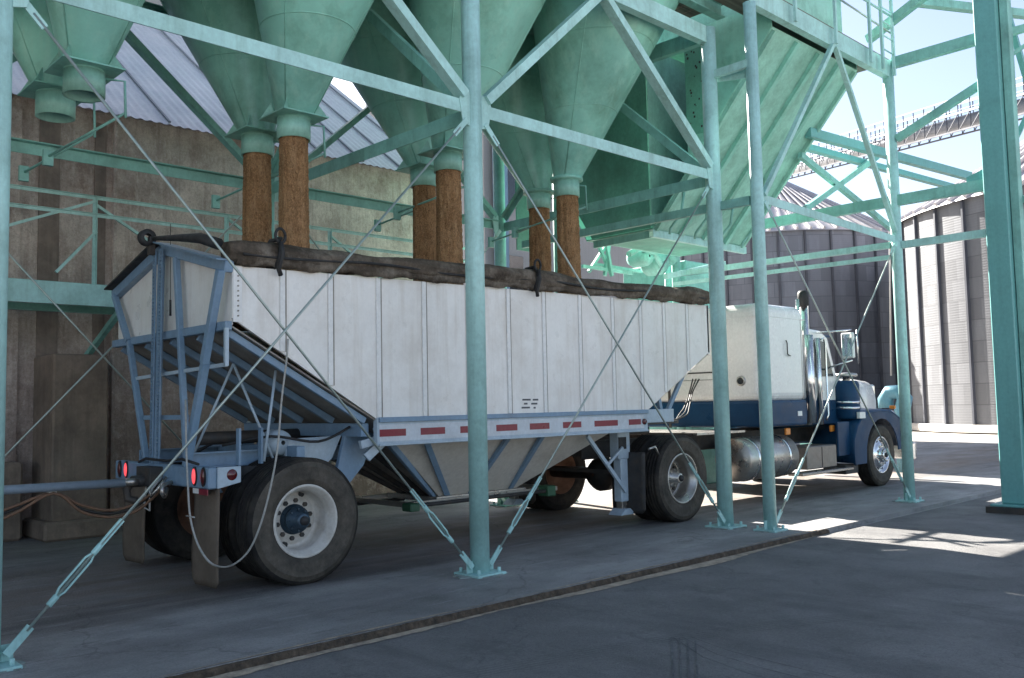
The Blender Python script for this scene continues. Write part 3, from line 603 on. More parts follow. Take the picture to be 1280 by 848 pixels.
# ------------------------------------------------------------------ silos, elevator, conveyor
def silo(cx_, cy_, r, h, rh_, wall, label, name='grain_silo', ns=50):
    s = thing(name, (cx_, cy_, 0), label, 'silo', 'round corrugated grain silos')
    me = bpy.data.meshes.new('wall'); n = 160; vs = []; fs = []
    for z in (0.25, h):
        for t in range(n): vs.append((r*math.cos(t*2*math.pi/n), r*math.sin(t*2*math.pi/n), z))
    fs = [(k, (k+1) % n, n+(k+1) % n, n+k) for k in range(n)]
    me.from_pydata(vs, [], fs); uv = me.uv_layers.new(name='UVMap')
    for k in range(n):
        u0 = k*2*math.pi/n*r; u1 = (k+1)*2*math.pi/n*r
        for li, q in zip(me.polygons[k].loop_indices, ((u0,0),(u1,0),(u1,h),(u0,h))): uv.data[li].uv = q
        me.polygons[k].use_smooth = True
    me.materials.append(wall); o = bpy.data.objects.new('wall', me); col.objects.link(o); o.parent = s
    rb = MB()
    for k in range(ns):
        a = (k+.3)*2*math.pi/ns; c, d_ = math.cos(a), math.sin(a); hw = .065; tx, ty = -d_*hw, c*hw; e = .11
        p = Vector((cx_+r*c, cy_+r*d_, .25)); rb.prism([p+Vector((tx,ty,0)), p-Vector((tx,ty,0)), p-Vector((tx,ty,0))*.7+Vector((c*e,d_*e,0)), p+Vector((tx,ty,0))*.7+Vector((c*e,d_*e,0))], (0,0,h-.3))
    rb.build('wall_ribs', m_rib, s)
    MB().lathe([(r+.25, 0), (r+.25, .3), (r-.1, .3)], (cx_, cy_, 0), 'Z', 96).build('foundation', m_apron, s)
    MB().lathe([(r+.22, h-.06), (r+.2, h), (r*.12, h+rh_), (r*.12, h+rh_+.5), (0.02, h+rh_+.6)], (cx_, cy_, 0), 'Z', 120, sm=False).build('roof', m_sroof, s)
    rr = MB(); nr = ns*2
    for k in range(nr):
        a = k*2*math.pi/nr; c, d_ = math.cos(a), math.sin(a)
        rr.bar((cx_+(r+.25)*c, cy_+(r+.25)*d_, h+.05), (cx_+r*.14*c, cy_+r*.14*d_, h+rh_+.0), .12, .14)
    rr.build('roof_ribs', m_sroof, s); return s
silo(46.3, 9.2, 9.7, 9.2, 5.2, m_silol, 'pale sunlit corrugated silo with dark vertical ribs at the right edge', ns=40)
silo(50.5, 29.3, 8.0, 10.5, 4.4, m_silod, 'dark shaded corrugated silo directly behind the tractor cab', ns=36)
el = thing('elevator_tower', (26.5, 29, 0), 'plain grey concrete elevator tower glimpsed between the cone hoppers', 'building')
MB().box(23.5, 33, 26, 34, 0, 26).build('wall', m_concb, el)  # tower seen as a grey strip; unseen height added to shade the yard
for z in (6, 9.5, 13):
    for x in (24.6, 27.4): MB().box(x, x+.9, 25.93, 25.99, z, z+1.4).build('window', m_glass, el)
MB().tube((24.0, 25.6, 0), (24.0, 25.6, 22), .3, 14).build('downpipe', MT('blue_downpipe', (.12,.22,.33), .5), el)

cv = thing('conveyor_bridge', PD(1120, 170, 60), 'long grey overhead conveyor bridge with lattice railing crossing the sky at right', 'conveyor')
A = PD(940, 226, 88); B = PD(1330, 118, 50); N_ = 34
MB().tube(A, B, .42, 20).build('tube', m_galv, cv)
up_ = Vector((0,0,1)); sd_ = (B-A).cross(up_).normalized()
for s in (-.55, .55):
    MB().bar(A+up_*.5+sd_*s, B+up_*.5+sd_*s, .1, .12).build('walkway_edge', m_galv, cv)
    MB().bar(A+up_*1.5+sd_*s, B+up_*1.5+sd_*s, .07, .07).build('handrail', m_galv, cv)
    MB().bar(A+up_*1.05+sd_*s, B+up_*1.05+sd_*s, .05, .05).build('handrail', m_galv, cv)
    MB().bar(A-up_*.62+sd_*s, B-up_*.62+sd_*s, .1, .1).build('bottom_chord', m_rib, cv)
    pm = MB(); 
    for k in range(N_+1):
        q = A+(B-A)*k/N_; pm.bar(q-up_*.6+sd_*s, q+up_*1.44+sd_*s, .05, .05)
        if k < N_: q2 = A+(B-A)*(k+1)/N_; pm.bar(q-up_*.6+sd_*s, q2+up_*.5+sd_*s, .05, .05)
    pm.build('lattice', m_rib, cv)
mp_ = thing('lamp_mast', PD(1112, 300, 45), 'thin white mast with a small lamp on top behind the thin right column', 'mast')
MB().tube(PD(1114, 470, 45), PD(1110, 128, 45), .05, 8).build('pole', m_trim, mp_)
q = PD(1110, 124, 45); MB().box(q.x-.12, q.x+.12, q.y-.12, q.y+.12, q.z-.25, q.z+.1).build('lamp', m_dark, mp_)
vp = thing('vent_pipe', P(1122, 600, 'Z', 0), 'short blue gooseneck vent pipe standing beyond the tractor nose', 'pipe')
base = P(1128, 590, 'Z', 0); 
c0 = P(1128, 512, 'X', base.x)
MB().path([Vector((c0.x, c0.y, 0)), c0, P(1131,498,'X',base.x), P(1124,490,'X',base.x), P(1112,491,'X',base.x), P(1107,500,'X',base.x), P(1108,510,'X',base.x)], .15, 14).build('bent_pipe', MT('vent_blue_paint', (.14,.32,.40), .4), vp)

# ------------------------------------------------------------------ wheels
def tyre_profile(r, w_, ri):
    h = w_/2; p = [(ri, -h*.72), (ri+.015, -h*.86), (ri+.045, -h*.95), (ri+.048, -h*.975), (ri+.062, -h*.99), ((r+ri)/2, -h*1.045), (r-.085, -h*1.01), (r-.08, -h*1.03), (r-.07, -h*1.03), (r-.066, -h*.985), (r-.035, -h*.92), (r-.016, -h*.82)]
    tr = []; k = 4
    for i in range(k+1):
        a = -h*.8 + i*(1.6*h)/(k+1); b = -h*.8 + (i+1)*(1.6*h)/(k+1)
        tr += [(r, a+.008), (r, b-.008)]
        if i < k: tr += [(r-.014, b-.006), (r-.014, b+.006)]
    return p + tr + [(q, -z) for q, z in p[::-1]]
def wheel(par, x, yo, side, dual, style='dish', r=.525, hubm=None, rimm=None, z=None):
    """yo = outer face Y, side=+1 when the wheel body lies towards +Y from it"""
    w_ = .27; z = r-.006 if z is None else z; s = side
    def mir(prof): return [(a, s*b) for a, b in prof]
    ri = .292
    yc = yo + s*w_/2
    rimm = rimm or m_rim
    if style == 'dish':   # deep concave outer wheel of a dual
        pr = [(ri+.012, .006), (ri+.006, .0), (ri-.010, .004), (ri-.014, .022), (ri-.03, .03), (ri-.034, .06), (ri-.042, .065), (ri-.048, .13), (ri-.05, .20), (.23, .228), (.205, .232), (.195, .215), (.09, .215), (.085, .22)]
    else:                 # convex steering wheel
        pr = [(ri+.012, .006), (ri+.006, 0), (ri-.012, .004), (ri-.025, .045), (.235, .05), (.20, .02), (.17, .0), (.12, -.004), (.09, 0)]
    W = MB().lathe([(a, s*b) for a, b in pr], (x, yo+s*.012, z), 'Y', 48)
    W.lathe([(ri-.01, s*.02), (ri-.01, s*.25)], (x, yo, z), 'Y', 48)
    wh = W.build('wheel', rimm, par)
    to = MB().lathe(tyre_profile(r, w_, ri), (x, yc, z), 'Y', 96).build('tyre', m_tyre, wh)
    to.data.materials.append(m_wallt)      # dusty sidewall
    o0_ = WL[to.name]
    for p_ in to.data.polygons:
        c_ = p_.center + o0_; rr_ = math.hypot(c_.x-x, c_.z-z)
        if ri+.02 < rr_ < r-.05: p_.material_index = 1
    hm = MB(); dy = .215 if style == 'dish' else 0
    L_ = .17 if style == 'dish' else .06
    hm.lathe([(.128, s*(dy-.002)), (.128, s*(dy-.012)), (.105, s*(dy-.02)), (.10, s*(dy-.055)), (.112, s*(dy-.06)), (.112, s*(dy-.075)), (.07, s*(dy-.08)), (.062, s*(dy-L_)), (.05, s*(dy-L_-.006)), (.0, s*(dy-L_-.006))], (x, yo+s*.012, z), 'Y', 28)
    hc_ = MB(); hc_.lathe([(.04, s*(dy-L_-.004)), (.036, s*(dy-L_-.03)), (.0, s*(dy-L_-.034))], (x, yo+s*.012, z), 'Y', 16); hc_.build('hub_cap', m_black, wh)
    for kk in range(8):
        aa = kk*math.pi/4; q_ = Vector((x+.09*math.cos(aa), yo+s*(.012+dy-.074), z+.09*math.sin(aa))); hm.tube(q_, q_-Vector((0, s*.016, 0)), .009, 6)
    hm.build('hub', hubm or m_hub, wh)
    for k in range(10):
        nm = MB(); a = k*2*math.pi/10+.2; q = Vector((x+.158*math.cos(a), yo+s*(.012+dy), z+.158*math.sin(a)))
        nm.tube(q+Vector((0, s*.004, 0)), q-Vector((0, s*.018, 0)), .021, 6).build('wheel_nut', m_dark if style == 'dish' else m_chrome, wh)
    if style == 'dish':
        hh = MB()
        for k in range(2):
            a = 1.2+k*math.pi; q = Vector((x+.222*math.cos(a), yo+s*(.236), z+.222*math.sin(a)))
            hh.lathe([(.001, 0), (.03, 0)], q - Vector((0, s*.004, 0)), 'Y', 16)
        hh.build('hand_holes', m_black, wh)
    else:
        hh = MB()
        for k in range(10):
            a = k*2*math.pi/10; q = Vector((x+.228*math.cos(a), yo+s*.055, z+.228*math.sin(a)))
            hh.lathe([(.001, 0), (.026, 0)], q - Vector((0, s*.006, 0)), 'Y', 14)
        hh.build('hand_holes', m_black, wh)
    if dual:
        MB().lathe(tyre_profile(r, w_, ri), (x, yc+s*.31, z), 'Y', 80).build('inner_tyre', m_tyre, wh)
        MB().lathe([(ri+.01, s*.56), (ri-.03, s*.53), (.22, s*.44), (.1, s*.42), (.02, s*.42)], (x, yo, z), 'Y', 36).build('inner_rim', m_brownm, wh)
    return wh

# ------------------------------------------------------------------ hopper trailer
YR, YL = 6.70, 9.10; YM = 7.9
tr = thing('hopper_trailer', (4.01, YM, 0), 'white hopper trailer with light blue frame and rolled brown tarp, being loaded with grain', 'trailer')
def side_z_bot(x):
    if x < 4.71: return 2.18 + (x-3.34)*(1.35-2.18)/(4.71-3.34)
    if x > 8.6: return 1.35 + (x-8.6)*(2.08-1.35)/(9.93-8.6)
    return 1.35
def side_z_top(x): return 2.60 + (x-3.34)*.012
posts = (3.78, 4.24, 4.74, 5.26, 5.80, 6.35, 6.87, 7.44, 8.0, 8.51, 8.97, 9.45)
for y, s in ((YR, 1), (YL, -1)):
    MB().prism([(3.34, y, side_z_top(3.34)), (9.93, y, side_z_top(9.93)), (9.93, y, 2.08), (8.6, y, 1.35), (4.71, y, 1.35), (3.34, y, 2.18)], (0, s*.03, 0)).build('side_panel', m_white, tr)
    pm = MB(); ln = MB()
    for x in posts:
        z0 = side_z_bot(x)+.01; z1 = side_z_top(x)
        pm.prism([(x-.024, y, z0), (x+.024, y, z0), (x+.024, y, z1), (x-.024, y, z1)], (0, -s*.014, 0))
        ln.box(x+.024, x+.040, min(y, y-s*.004), max(y, y-s*.004), z0, z1)
    pm.build('side_posts', m_trim, tr, .004); ln.build('panel_seams', m_under, tr)
    # edge strip with rivets at rear
    MB().box(3.345, 3.42, min(y, y-s*.008), max(y, y-s*.008), 2.15, 2.6).build('rear_edge_strip', m_trim, tr)
    rv = MB()
    for k in range(10): rv.tube((3.385, y-s*.008, 2.2+k*.04), (3.385, y-s*.016, 2.2+k*.04), .007, 6)
    rv.build('rivets', m_under, tr)
    # side rail with reflective tape
    MB().box(4.71, 8.58, min(y-s*.02, y+s*.05), max(y-s*.02, y+s*.05), 1.105, 1.36).build('side_rail', m_bluel, tr, .008)
    MB().box(4.72, 8.57, min(y-s*.045, y-s*.02), max(y-s*.045, y-s*.02), 1.315, 1.36).build('rail_lip', m_blue, tr, .004)
    MB().box(4.72, 8.57, min(y-s*.04, y-s*.02), max(y-s*.04, y-s*.02), 1.105, 1.125).build('rail_lip', m_bluel, tr, .003)
    MB().box(4.73, 8.5, min(y-s*.0225, y-s*.02), max(y-s*.0225, y-s*.02), 1.145, 1.295).build('white_tape', m_tapew, tr)
    k = 0
    for x in (4.73, 5.19, 5.67, 6.14, 6.61, 7.11, 7.62, 8.22):
        MB().box(x, x+(.29 if x != 7.62 else .40) if x < 8 else x+.22, min(y-s*.025, y-s*.0225), max(y-s*.025, y-s*.0225), 1.188, 1.252).build('red_tape', m_red, tr)
    MB().lathe([(.035, 0), (.035, -s*.02), (.001, -s*.022)], (8.5, y-s*.02, 1.22), 'Y', 16).build('side_marker', m_redoff, tr)
# tiny stencilled lines on the side (illegible in the photo)
st = MB()
for px_, py_, w_ in ((653,501,.07), (659,501,.05), (666,501,.08), (655,506,.05), (664,506,.09), (652,511,.12), (667,511,.03)):
    q = P(px_, py_, 'Y', YR-.001); st.box(q.x, q.x+w_, YR-.0025, YR-.001, q.z, q.z+.018)
st.build('stencil_marks', m_ink, tr)
# floor of the tub: slopes and side hoppers
HB = .50; hx0, hx1, hy0, hy1 = 6.1, 7.2, 7.55, 8.25
MB().add([(3.34,YR+.02,2.12),(3.34,YL-.02,2.12),(4.71,YL-.02,1.34),(4.71,YR+.02,1.34),(hx0,hy1,HB),(hx0,hy0,HB)], [(0,1,2,3),(3,2,4,5)]).build('rear_slope', m_under, tr, solid=.012)
MB().add([(9.93,YR+.02,2.05),(9.93,YL-.02,2.05),(8.6,YL-.02,1.34),(8.6,YR+.02,1.34),(hx1,hy1,HB),(hx1,hy0,HB)], [(0,1,2,3),(3,2,4,5)]).build('front_slope', m_cream, tr, solid=.012)
MB().poly([(4.71,YR+.02,1.34),(8.6,YR+.02,1.34),(hx1,hy0,HB),(hx0,hy0,HB)]).build('hopper_side', m_cream, tr, solid=.012)
MB().poly([(4.71,YL-.02,1.34),(8.6,YL-.02,1.34),(hx1,hy1,HB),(hx0,hy1,HB)]).build('hopper_side', m_cream, tr, solid=.012)
MB().box(9.9, 9.94, YR, YL, 2.05, 2.68).build('front_wall', m_white, tr)
MB().add([(4.0,YR+.05,2.3),(9.6,YR+.05,2.3),(9.6,YL-.05,2.3),(4.0,YL-.05,2.3),(4.3,YM,2.5),(9.3,YM,2.5)], [(0,1,5,4),(3,4,5,2),(0,4,3),(1,2,5)]).build('grain_load', m_grain, tr)
# ribs under the rear slope
sl_d = Vector((1.37, 0, -.78)).normalized(); sl_n = Vector((-.78, 0, -1.37)).normalized()
for y in (6.78, 7.3, 7.85, 8.4, 8.98):
    a = Vector((3.36, y, 2.11))+sl_n*.045; b = Vector((4.66, y, 1.37))+sl_n*.045
    MB().bar(a, b, .045, .06, up=sl_n).build('slope_rib', m_blue, tr, .004)
for y0, y1 in ((6.74, 7.6), (7.25, 7.75), (7.9, 7.9), (8.5, 8.1)):
    a = Vector((4.75, y0, 1.30))+sl_n*.03; b = Vector((hx0, y1, HB+.02))+sl_n*.03
    MB().bar(a, b, .05, .06, up=sl_n).build('slope_rib', m_dark if y0 > 7 else m_blue, tr, .004)
for xa_, xb_ in ((5.2, 6.2), (6.5, 6.52), (6.98, 7.12), (8.0, 7.2)):
    nn = Vector((0, -(1.34-HB), -(hy0-YR-.02))).normalized()
    if xa_ != 8.0: MB().bar(Vector((xa_, YR+.02, 1.30))+nn*.02, Vector((xb_, hy0, HB+.02))+nn*.02, .06, .04, up=nn).build('hopper_rib', m_blue, tr, .003)
# rear wall and its blue frame
X0 = 3.33
MB().prism([(X0+.01, YR+.03, 2.13), (X0+.01, YL-.03, 2.13), (X0+.01, YL-.03, 2.62), (X0+.01, YM+.05, 2.9), (X0+.01, YR+.03, 2.58)], (.02, 0, 0)).build('rear_wall', m_white, tr)
MB().bar((X0-.02, YR-.01, 2.585), (X0-.02, YM+.05, 2.90), .075, .09).build('rear_top_rail', m_blue, tr, .006)
MB().bar((X0-.02, YL+.01, 2.60), (X0-.02, YM+.05, 2.90), .075, .09).build('rear_top_rail', m_blue, tr, .006)
MB().bar((X0-.05, YR-.01, 2.64), (X0-.05, YM+.05, 2.955), .16, .012).build('top_flashing', m_blue, tr)
MB().bar((X0-.05, YL+.01, 2.655), (X0-.05, YM+.05, 2.955), .16, .012).build('top_flashing', m_dark, tr)
MB().bar((X0-.02, YR, 2.12), (X0-.02, YL, 2.12), .06, .07).build('rear_bottom_rail', m_blue, tr, .005)
XP = 3.27
def post(a, b, w_=.055, h=.05, m=m_blue, nm='rear_post', x=XP): MB().bar((x, a[0], a[1]), (x+.01, b[0], b[1]), w_, h, up=(-1,0,0)).build(nm, m, tr, .005)
post((8.2, 1.0), (8.66, 2.12)); post((8.66, 2.12), (9.05, 2.6))
post((7.98, 1.0), (7.93, 2.9), .05, .05); post((7.36, 1.0), (7.62, 2.78), .05, .05); post((7.30, 1.0), (6.98, 1.85), .065, .06, x=XP-.03); post((6.98, 1.83), (6.72, 2.56), .065, .06, x=XP-.03)
MB().bar((XP+.02, YR-.0, 2.1), (XP+.02, YR-.0, 1.80), .03, .03, up=(1,0,0)).build('lamp_bracket', m_bluel, tr)
MB().bar((XP+.02, YR-.0, 1.81), (XP+.02, 8.6, 1.76), .03, .03).build('cross_tube', m_bluel, tr)
MB().bar((XP+.02, 7.4, 1.40), (XP+.02, 8.3, 1.40), .03, .04).build('cross_tube', m_blue, tr)
# slotted strip (chain-like) beside the middle post
for y0 in (8.035, 7.895):
    ld = MB()
    for yy in (y0, y0-.045): ld.bar((XP-.035, yy, 1.0), (XP-.035, yy-.04, 2.88), .01, .014, up=(-1,0,0))
    for k in range(58):
        z = 1.02+k*.032; c_ = y0-.0225-.04*(z-1)/1.88; ld.box(XP-.042, XP-.03, c_-.0225, c_+.0225, z, z+.014)
    ld.build('slotted_strip', m_blue, tr)
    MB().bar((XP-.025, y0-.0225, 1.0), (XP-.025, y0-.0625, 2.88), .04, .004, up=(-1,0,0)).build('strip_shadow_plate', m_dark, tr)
# tarp crank spool at peak + shaft
MB().lathe([(.035,-.03),(.075,-.03),(.075,-.015),(.04,-.012),(.04,.012),(.075,.015),(.075,.03),(.03,.03)], (3.16, YM+.06, 2.99), 'Y', 20).build('tarp_spool', m_black, tr)
MB().bar((3.2, YM+.06, 2.84), (3.2, YM+.06, 3.0), .05, .05, up=(1,0,0)).build('spool_bracket', m_dark, tr)
MB().path([(3.2, YM, 2.98), (3.24, 7.5, 2.93), (3.28, 7.15, 2.88), (3.32, 6.9, 2.80)], .03, 10, rs=(.018,.03,.045,.05)).build('tarp_arm', m_black, tr)
# rolled tarp along the side: lumpy tube
mb = MB(); n = 28; mseg = 150; vs = []
for j in range(mseg+1):
    t = j/mseg; x = 3.30+6.62*t; r0 = .098+.012*math.sin(x*2.1)+.008*math.sin(x*7.3+1)
    if t < .02: r0 *= .8+10*t
    if t > .97: r0 *= 1-(t-.97)*6
    zc = 2.70+.012*x*.9+.01*math.sin(x*1.3)-.01; yc = 6.74+.02*math.sin(x*1.9)
    for k in range(n):
        a = k*2*math.pi/n; rr = r0*(1+.06*math.sin(3*a+x*4)+.05*math.sin(7*a-x*6)+.04*math.sin(2*a+x*11)+random.uniform(-.03,.03))
        vs.append((x, yc+rr*math.cos(a)*1.05, zc+rr*math.sin(a)*.92))
mb.add(vs, [(u*n+k, u*n+(k+1) % n, (u+1)*n+(k+1) % n, (u+1)*n+k) for u in range(mseg) for k in range(n)], True)
mb.add([vs[k] for k in range(n)], [tuple(range(n))]); mb.add([vs[mseg*n+k] for k in range(n)], [tuple(range(n))])
tp = mb.build('rolled_tarp', m_tarp, tr)
# tarp skirt hanging over the top rail
vs = []; 
for j in range(301):
    x = 3.36+6.58*j/300; b = .018*math.sin(x*9)+.012*math.sin(x*23)+random.uniform(-.006,.006); zt = 2.665+.012*x*.9
    vs += [(x, 6.70-.02, zt+.02), (x, 6.66+.006*math.sin(x*31), zt-.05), (x, 6.672+.006*math.sin(x*17), 2.565+.012*x+b*.55)]
sk = MB().add(vs, [(3*i+a, 3*i+a+1, 3*i+a+4, 3*i+a+3) for i in range(300) for a in range(2)], True); sk.build('tarp_skirt', m_tarp, tp, solid=.008)
MB().path([(x, 6.645+.01*math.sin(x*5), 2.665+.012*x*.9+.015*math.sin(x*3)) for x in [3.4+i*.1 for i in range(65)]], .012, 6).build('tarp_cord', m_black, tp)
for x in (3.72, 6.72):
    b = MB(); zz = 2.70+.012*x*.9
    b.path([(x+.05*math.sin(a)*.2+(.05 if math.sin(a) > .9 else 0), 6.74+.125*math.cos(a), zz+.13*math.sin(a)) for a in [i*2*math.pi/18 for i in range(19)]], .018, 8)
    b.path([(x+.045*math.cos(a), 6.62, zz+.13+.06*math.sin(a)) for a in [i*2*math.pi/14 for i in range(15)]], .013, 6)
    b.path([(x, 6.61, zz+.08), (x+.01, 6.6, zz-.02), (x-.01, 6.63, zz-.14), (x+.02, 6.65, zz-.19)], .02, 8)
    b.build('tarp_strap', m_black, tp)
# chassis rear
for y in (7.35, 8.45): MB().channel((3.3, y, 1.04), (4.95, y, 1.04), .06, .13, .012).build('chassis_rail', m_blue, tr)
MB().bar((4.66, 6.8, 1.25), (4.66, 9.0, 1.25), .08, .12).build('cross_member', m_blue, tr, .005)
MB().bar((4.1, 6.95, 1.08), (4.1, 8.85, 1.08), .08, .1).build('cross_member', m_blue, tr, .005)
MB().tube((3.5, 7.9, 1.2), (4.8, 7.9, 1.2), .06, 12).build('air_tank', m_dark, tr)
for y in (7.12, 8.68):
    MB().prism([(4.05, y, 1.19), (4.62, y, 1.2), (4.52, y, 1.0), (4.35, y, .86), (4.15, y, .82), (4.05, y, .95)], (0, .04, 0)).build('hanger_plate', m_bluel if y < 8 else m_blue, tr, .004)
    MB().prism([(4.62, y-.06, 1.2), (4.95, y-.06, 1.22), (4.82, y-.06, .92), (4.62, y-.06, .72), (4.5, y-.06, .78)], (0, .05, 0)).build('hanger_plate', m_blue, tr, .004)
    MB().bar((4.62, y, .74), (3.95, y, .62), .07, .07).build('trailing_arm', m_blue, tr, .004)
    MB().lathe([(.11, 0), (.13, .05), (.11, .1), (.13, .15), (.11, .2)], (3.75, y+.08, .78), 'Z', 16).build('air_bag', m_black, tr)
    MB().bar((4.62, y-.3, 1.12), (4.95, y-.35, 1.2), .05, .07).build('strut', m_bluel, tr)
MB().bar((4.7, 6.85, 1.0), (5.0, 6.75, 1.28), .06, .08).build('strut', m_bluel, tr, .004)
MB().tube((4.01, 6.95, .52), (4.01, 8.85, .52), .065, 14).build('axle', m_dark, tr)
MB().path(smooth([Vector((3.6, 7.4, 1.15)), Vector((3.9, 7.1, 1.22)), Vector((4.3, 7.0, 1.16)), Vector((4.6, 6.95, 1.28))], 5), .012, 8).build('air_line', m_black, tr)
MB().lathe([(.02,-.14),(.10,-.12),(.115,-.06),(.115,.06),(.10,.12),(.02,.14)], (4.02, 7.25, 1.16), 'Y', 20).build('brake_chamber', m_bluel, tr)
for x_ in (3.55, 3.75): MB().box(x_, x_+.02, 7.0, 7.05, 1.0, 1.3).build('light_bracket', m_blue, tr)
# inverted V thin struts under the slope
for a, b in (((3.75, 6.95, 1.02), (3.86, 6.95, 1.78)), ((3.4, 7.6, 1.0), (3.65, 7.3, 1.85)), ((3.92, 7.1, 1.02), (3.65, 7.3, 1.85))):
    MB().tube(a, b, .012, 8).build('thin_strut', m_bluel, tr)
# bumper, lamps, flaps
MB().box(3.23, 3.31, 6.88, 8.84, .83, 1.0).build('bumper', m_blue, tr, .01)
MB().prism([(3.3, 6.86, .83), (3.50, 6.86, .87), (3.50, 6.86, 1.0), (3.3, 6.86, 1.0)], (0, .02, 0)).build('bumper_end_plate', m_bluel, tr, .004)
def lamp(y, z, m, ry=.034, rz=.062):
    b = MB(); n = 24
    for rr, xx, mm in ((1.25, 3.222, m_black),):
        MB().prism([(xx, y+ry*rr*math.cos(a), z+rz*rr*math.sin(a)) for a in [i*2*math.pi/n for i in range(n)]], (.01, 0, 0)).build('lamp_bezel', m_black, tr)
    vs = [(3.218-.012*(1-q*q), y+ry*q*math.cos(i*2*math.pi/n), z+rz*q*math.sin(i*2*math.pi/n)) for q in (1, .8, .5, .01) for i in range(n)]
    b.add(vs, [(i*n+k, i*n+(k+1) % n, (i+1)*n+(k+1) % n, (i+1)*n+k) for i in range(3) for k in range(n)], True); b.build('tail_lamp', m, tr)
lamp(8.72, .925, m_redoff); lamp(8.56, .925, m_redlamp); lamp(7.12, .925, m_redlamp); lamp(6.96, .925, m_redoff)
MB().lathe([(.001, -.014), (.035, -.008), (.045, 0)], (3.42, 6.858, .935), 'Y', 20).build('side_lamp', m_redoff, tr)
MB().box(3.222, 3.23, 7.03, 7.14, .79, .83).build('reflector', m_trim, tr); MB().box(3.221, 3.23, 6.88, 7.03, .785, .83).build('reflector', m_red, tr)
def flap(x, y0, y1, z0, z1, par, m=m_flap, nm='mud_flap'):
    vs = []; ny, nz = 8, 14
    for j in range(nz+1):
        for i in range(ny+1):
            u = i/ny; v = j/nz; cut = .05 if (i in (0, ny) and j == 0) else 0
            vs.append((x-.03*math.sin(v*2.5)*(1-v)+.012*math.sin(u*5+v*3), y0+(y1-y0)*u+.02*(1-v)*(.5-u), z0+cut+(z1-z0-cut)*v))
    MB().add(vs, [(j*(ny+1)+i, j*(ny+1)+i+1, (j+1)*(ny+1)+i+1, (j+1)*(ny+1)+i) for j in range(nz) for i in range(ny)], True).build(nm, m, par, solid=.012)
flap(3.32, 6.88, 7.33, .04, .83, tr); flap(3.34, 8.40, 8.88, .06, .83, tr)
# hitch
h = MB(); h.box(3.12, 3.24, 7.75, 8.05, .82, .98); h.tube((3.02, 7.9, .86), (3.24, 7.9, .86), .05, 12)
h.path([(3.03, 7.9, .86), (2.98, 7.9, .80), (2.98, 7.86, .72), (3.04, 7.82, .70)], .035, 8); h.build('pintle_hitch', m_dark, tr, .004)
MB().path([(3.2, 7.6, .9), (3.12, 7.6, .8), (3.1, 7.68, .74), (3.14, 7.75, .80), (3.2, 7.7, .9)], .014, 8).build('safety_chain', m_alu, tr)
MB().path([(3.2, 7.5, .86), (3.1, 7.45, .84), (3.08, 7.4, .79), (3.14, 7.5, .75), (3.2, 7.6, .8)], .02, 8).build('glad_hand', m_alu, tr)
MB().path([(3.2, 8.02, .83), (3.18, 8.02, .62), (3.18, 7.9, .60), (3.18, 7.9, .82)], .008, 6).build('wire_loop', m_trim, tr)
MB().path([(3.25, 7.1, 1.02), (3.2, 7.3, 1.06), (3.24, 7.7, 1.03), (3.22, 8.1, 1.04), (3.24, 8.3, 1.0)], .012, 8).build('air_line', m_black, tr)
for a, b in ((.9,1.1),(.7,1.08)): MB().path([(3.5+a, 8.6, b), (3.6+a*.5, 8.2, b+.1), (3.5, 7.7, b)], .012, 6).build('air_line', m_black, tr)
# hanging crank rope
pts = [P(360,424,'Y',6.66), P(358,452,'Y',6.62), P(352,500,'Y',6.6), P(347,560,'Y',6.55), P(338,610,'Y',6.55), P(326,655,'Y',6.6), P(312,687,'Y',6.7), P(295,704,'Y',6.8), P(279,709,'Y',6.9), P(262,703,'X',3.1), P(247,680,'X',3.1), P(238,648,'X',3.1), P(235,610,'X',3.1), P(233,563,'X',3.15), P(232,500,'X',3.2)]
MB().path(smooth(pts), .008, 8).build('hanging_rope', m_rope, tr)
MB().tube(P(233,645,'X',3.1), P(243,647,'X',3.1), .006, 6).build('rope_hook', m_rope, tr)
MB().tube(P(213,280,'X',3.28), P(213,380,'X',3.28), .003, 6).build('pull_cord', m_black, tr)
MB().tube(P(213,375,'X',3.25), P(213,395,'X',3.25), .01, 8).build('cord_handle', m_black, tr)
# gate rails
gm = MB()
for y in (7.42, 8.38): gm.box(5.55, 7.75, y-.03, y+.03, .44, .49)
gm.box(5.55, 5.6, 7.42, 8.38, .44, .49); gm.box(7.7, 7.75, 7.42, 8.38, .44, .49); gm.build('gate_rails', m_alu, tr, .004)
MB().box(6.0, 7.3, 7.46, 8.34, .45, .505).build('slide_gate', m_alu, tr, .003)
MB().tube((5.7, 7.3, .46), (7.6, 7.3, .46), .02, 10).build('gate_shaft', m_dark, tr)
MB().box(5.5, 5.62, 7.25, 7.4, .41, .49).build('gate_gearbox', MT('dark_green_gearbox', (.03,.10,.05), .5), tr, .01)
MB().box(7.45, 7.58, 7.25, 7.42, .40, .52).build('gate_gearbox', bpy.data.materials['dark_green_gearbox'], tr, .01)
for x in (5.3, 5.42): MB().tube((5.38, 8.4, .45), (x-.1 if x < 5.4 else x+.05, 8.3, .85), .015, 6).build('gate_stay', m_black, tr)
MB().tube((5.1, 8.3, .42), (6.2, 8.3, .42), .02, 8).build('gate_stay', m_black, tr)
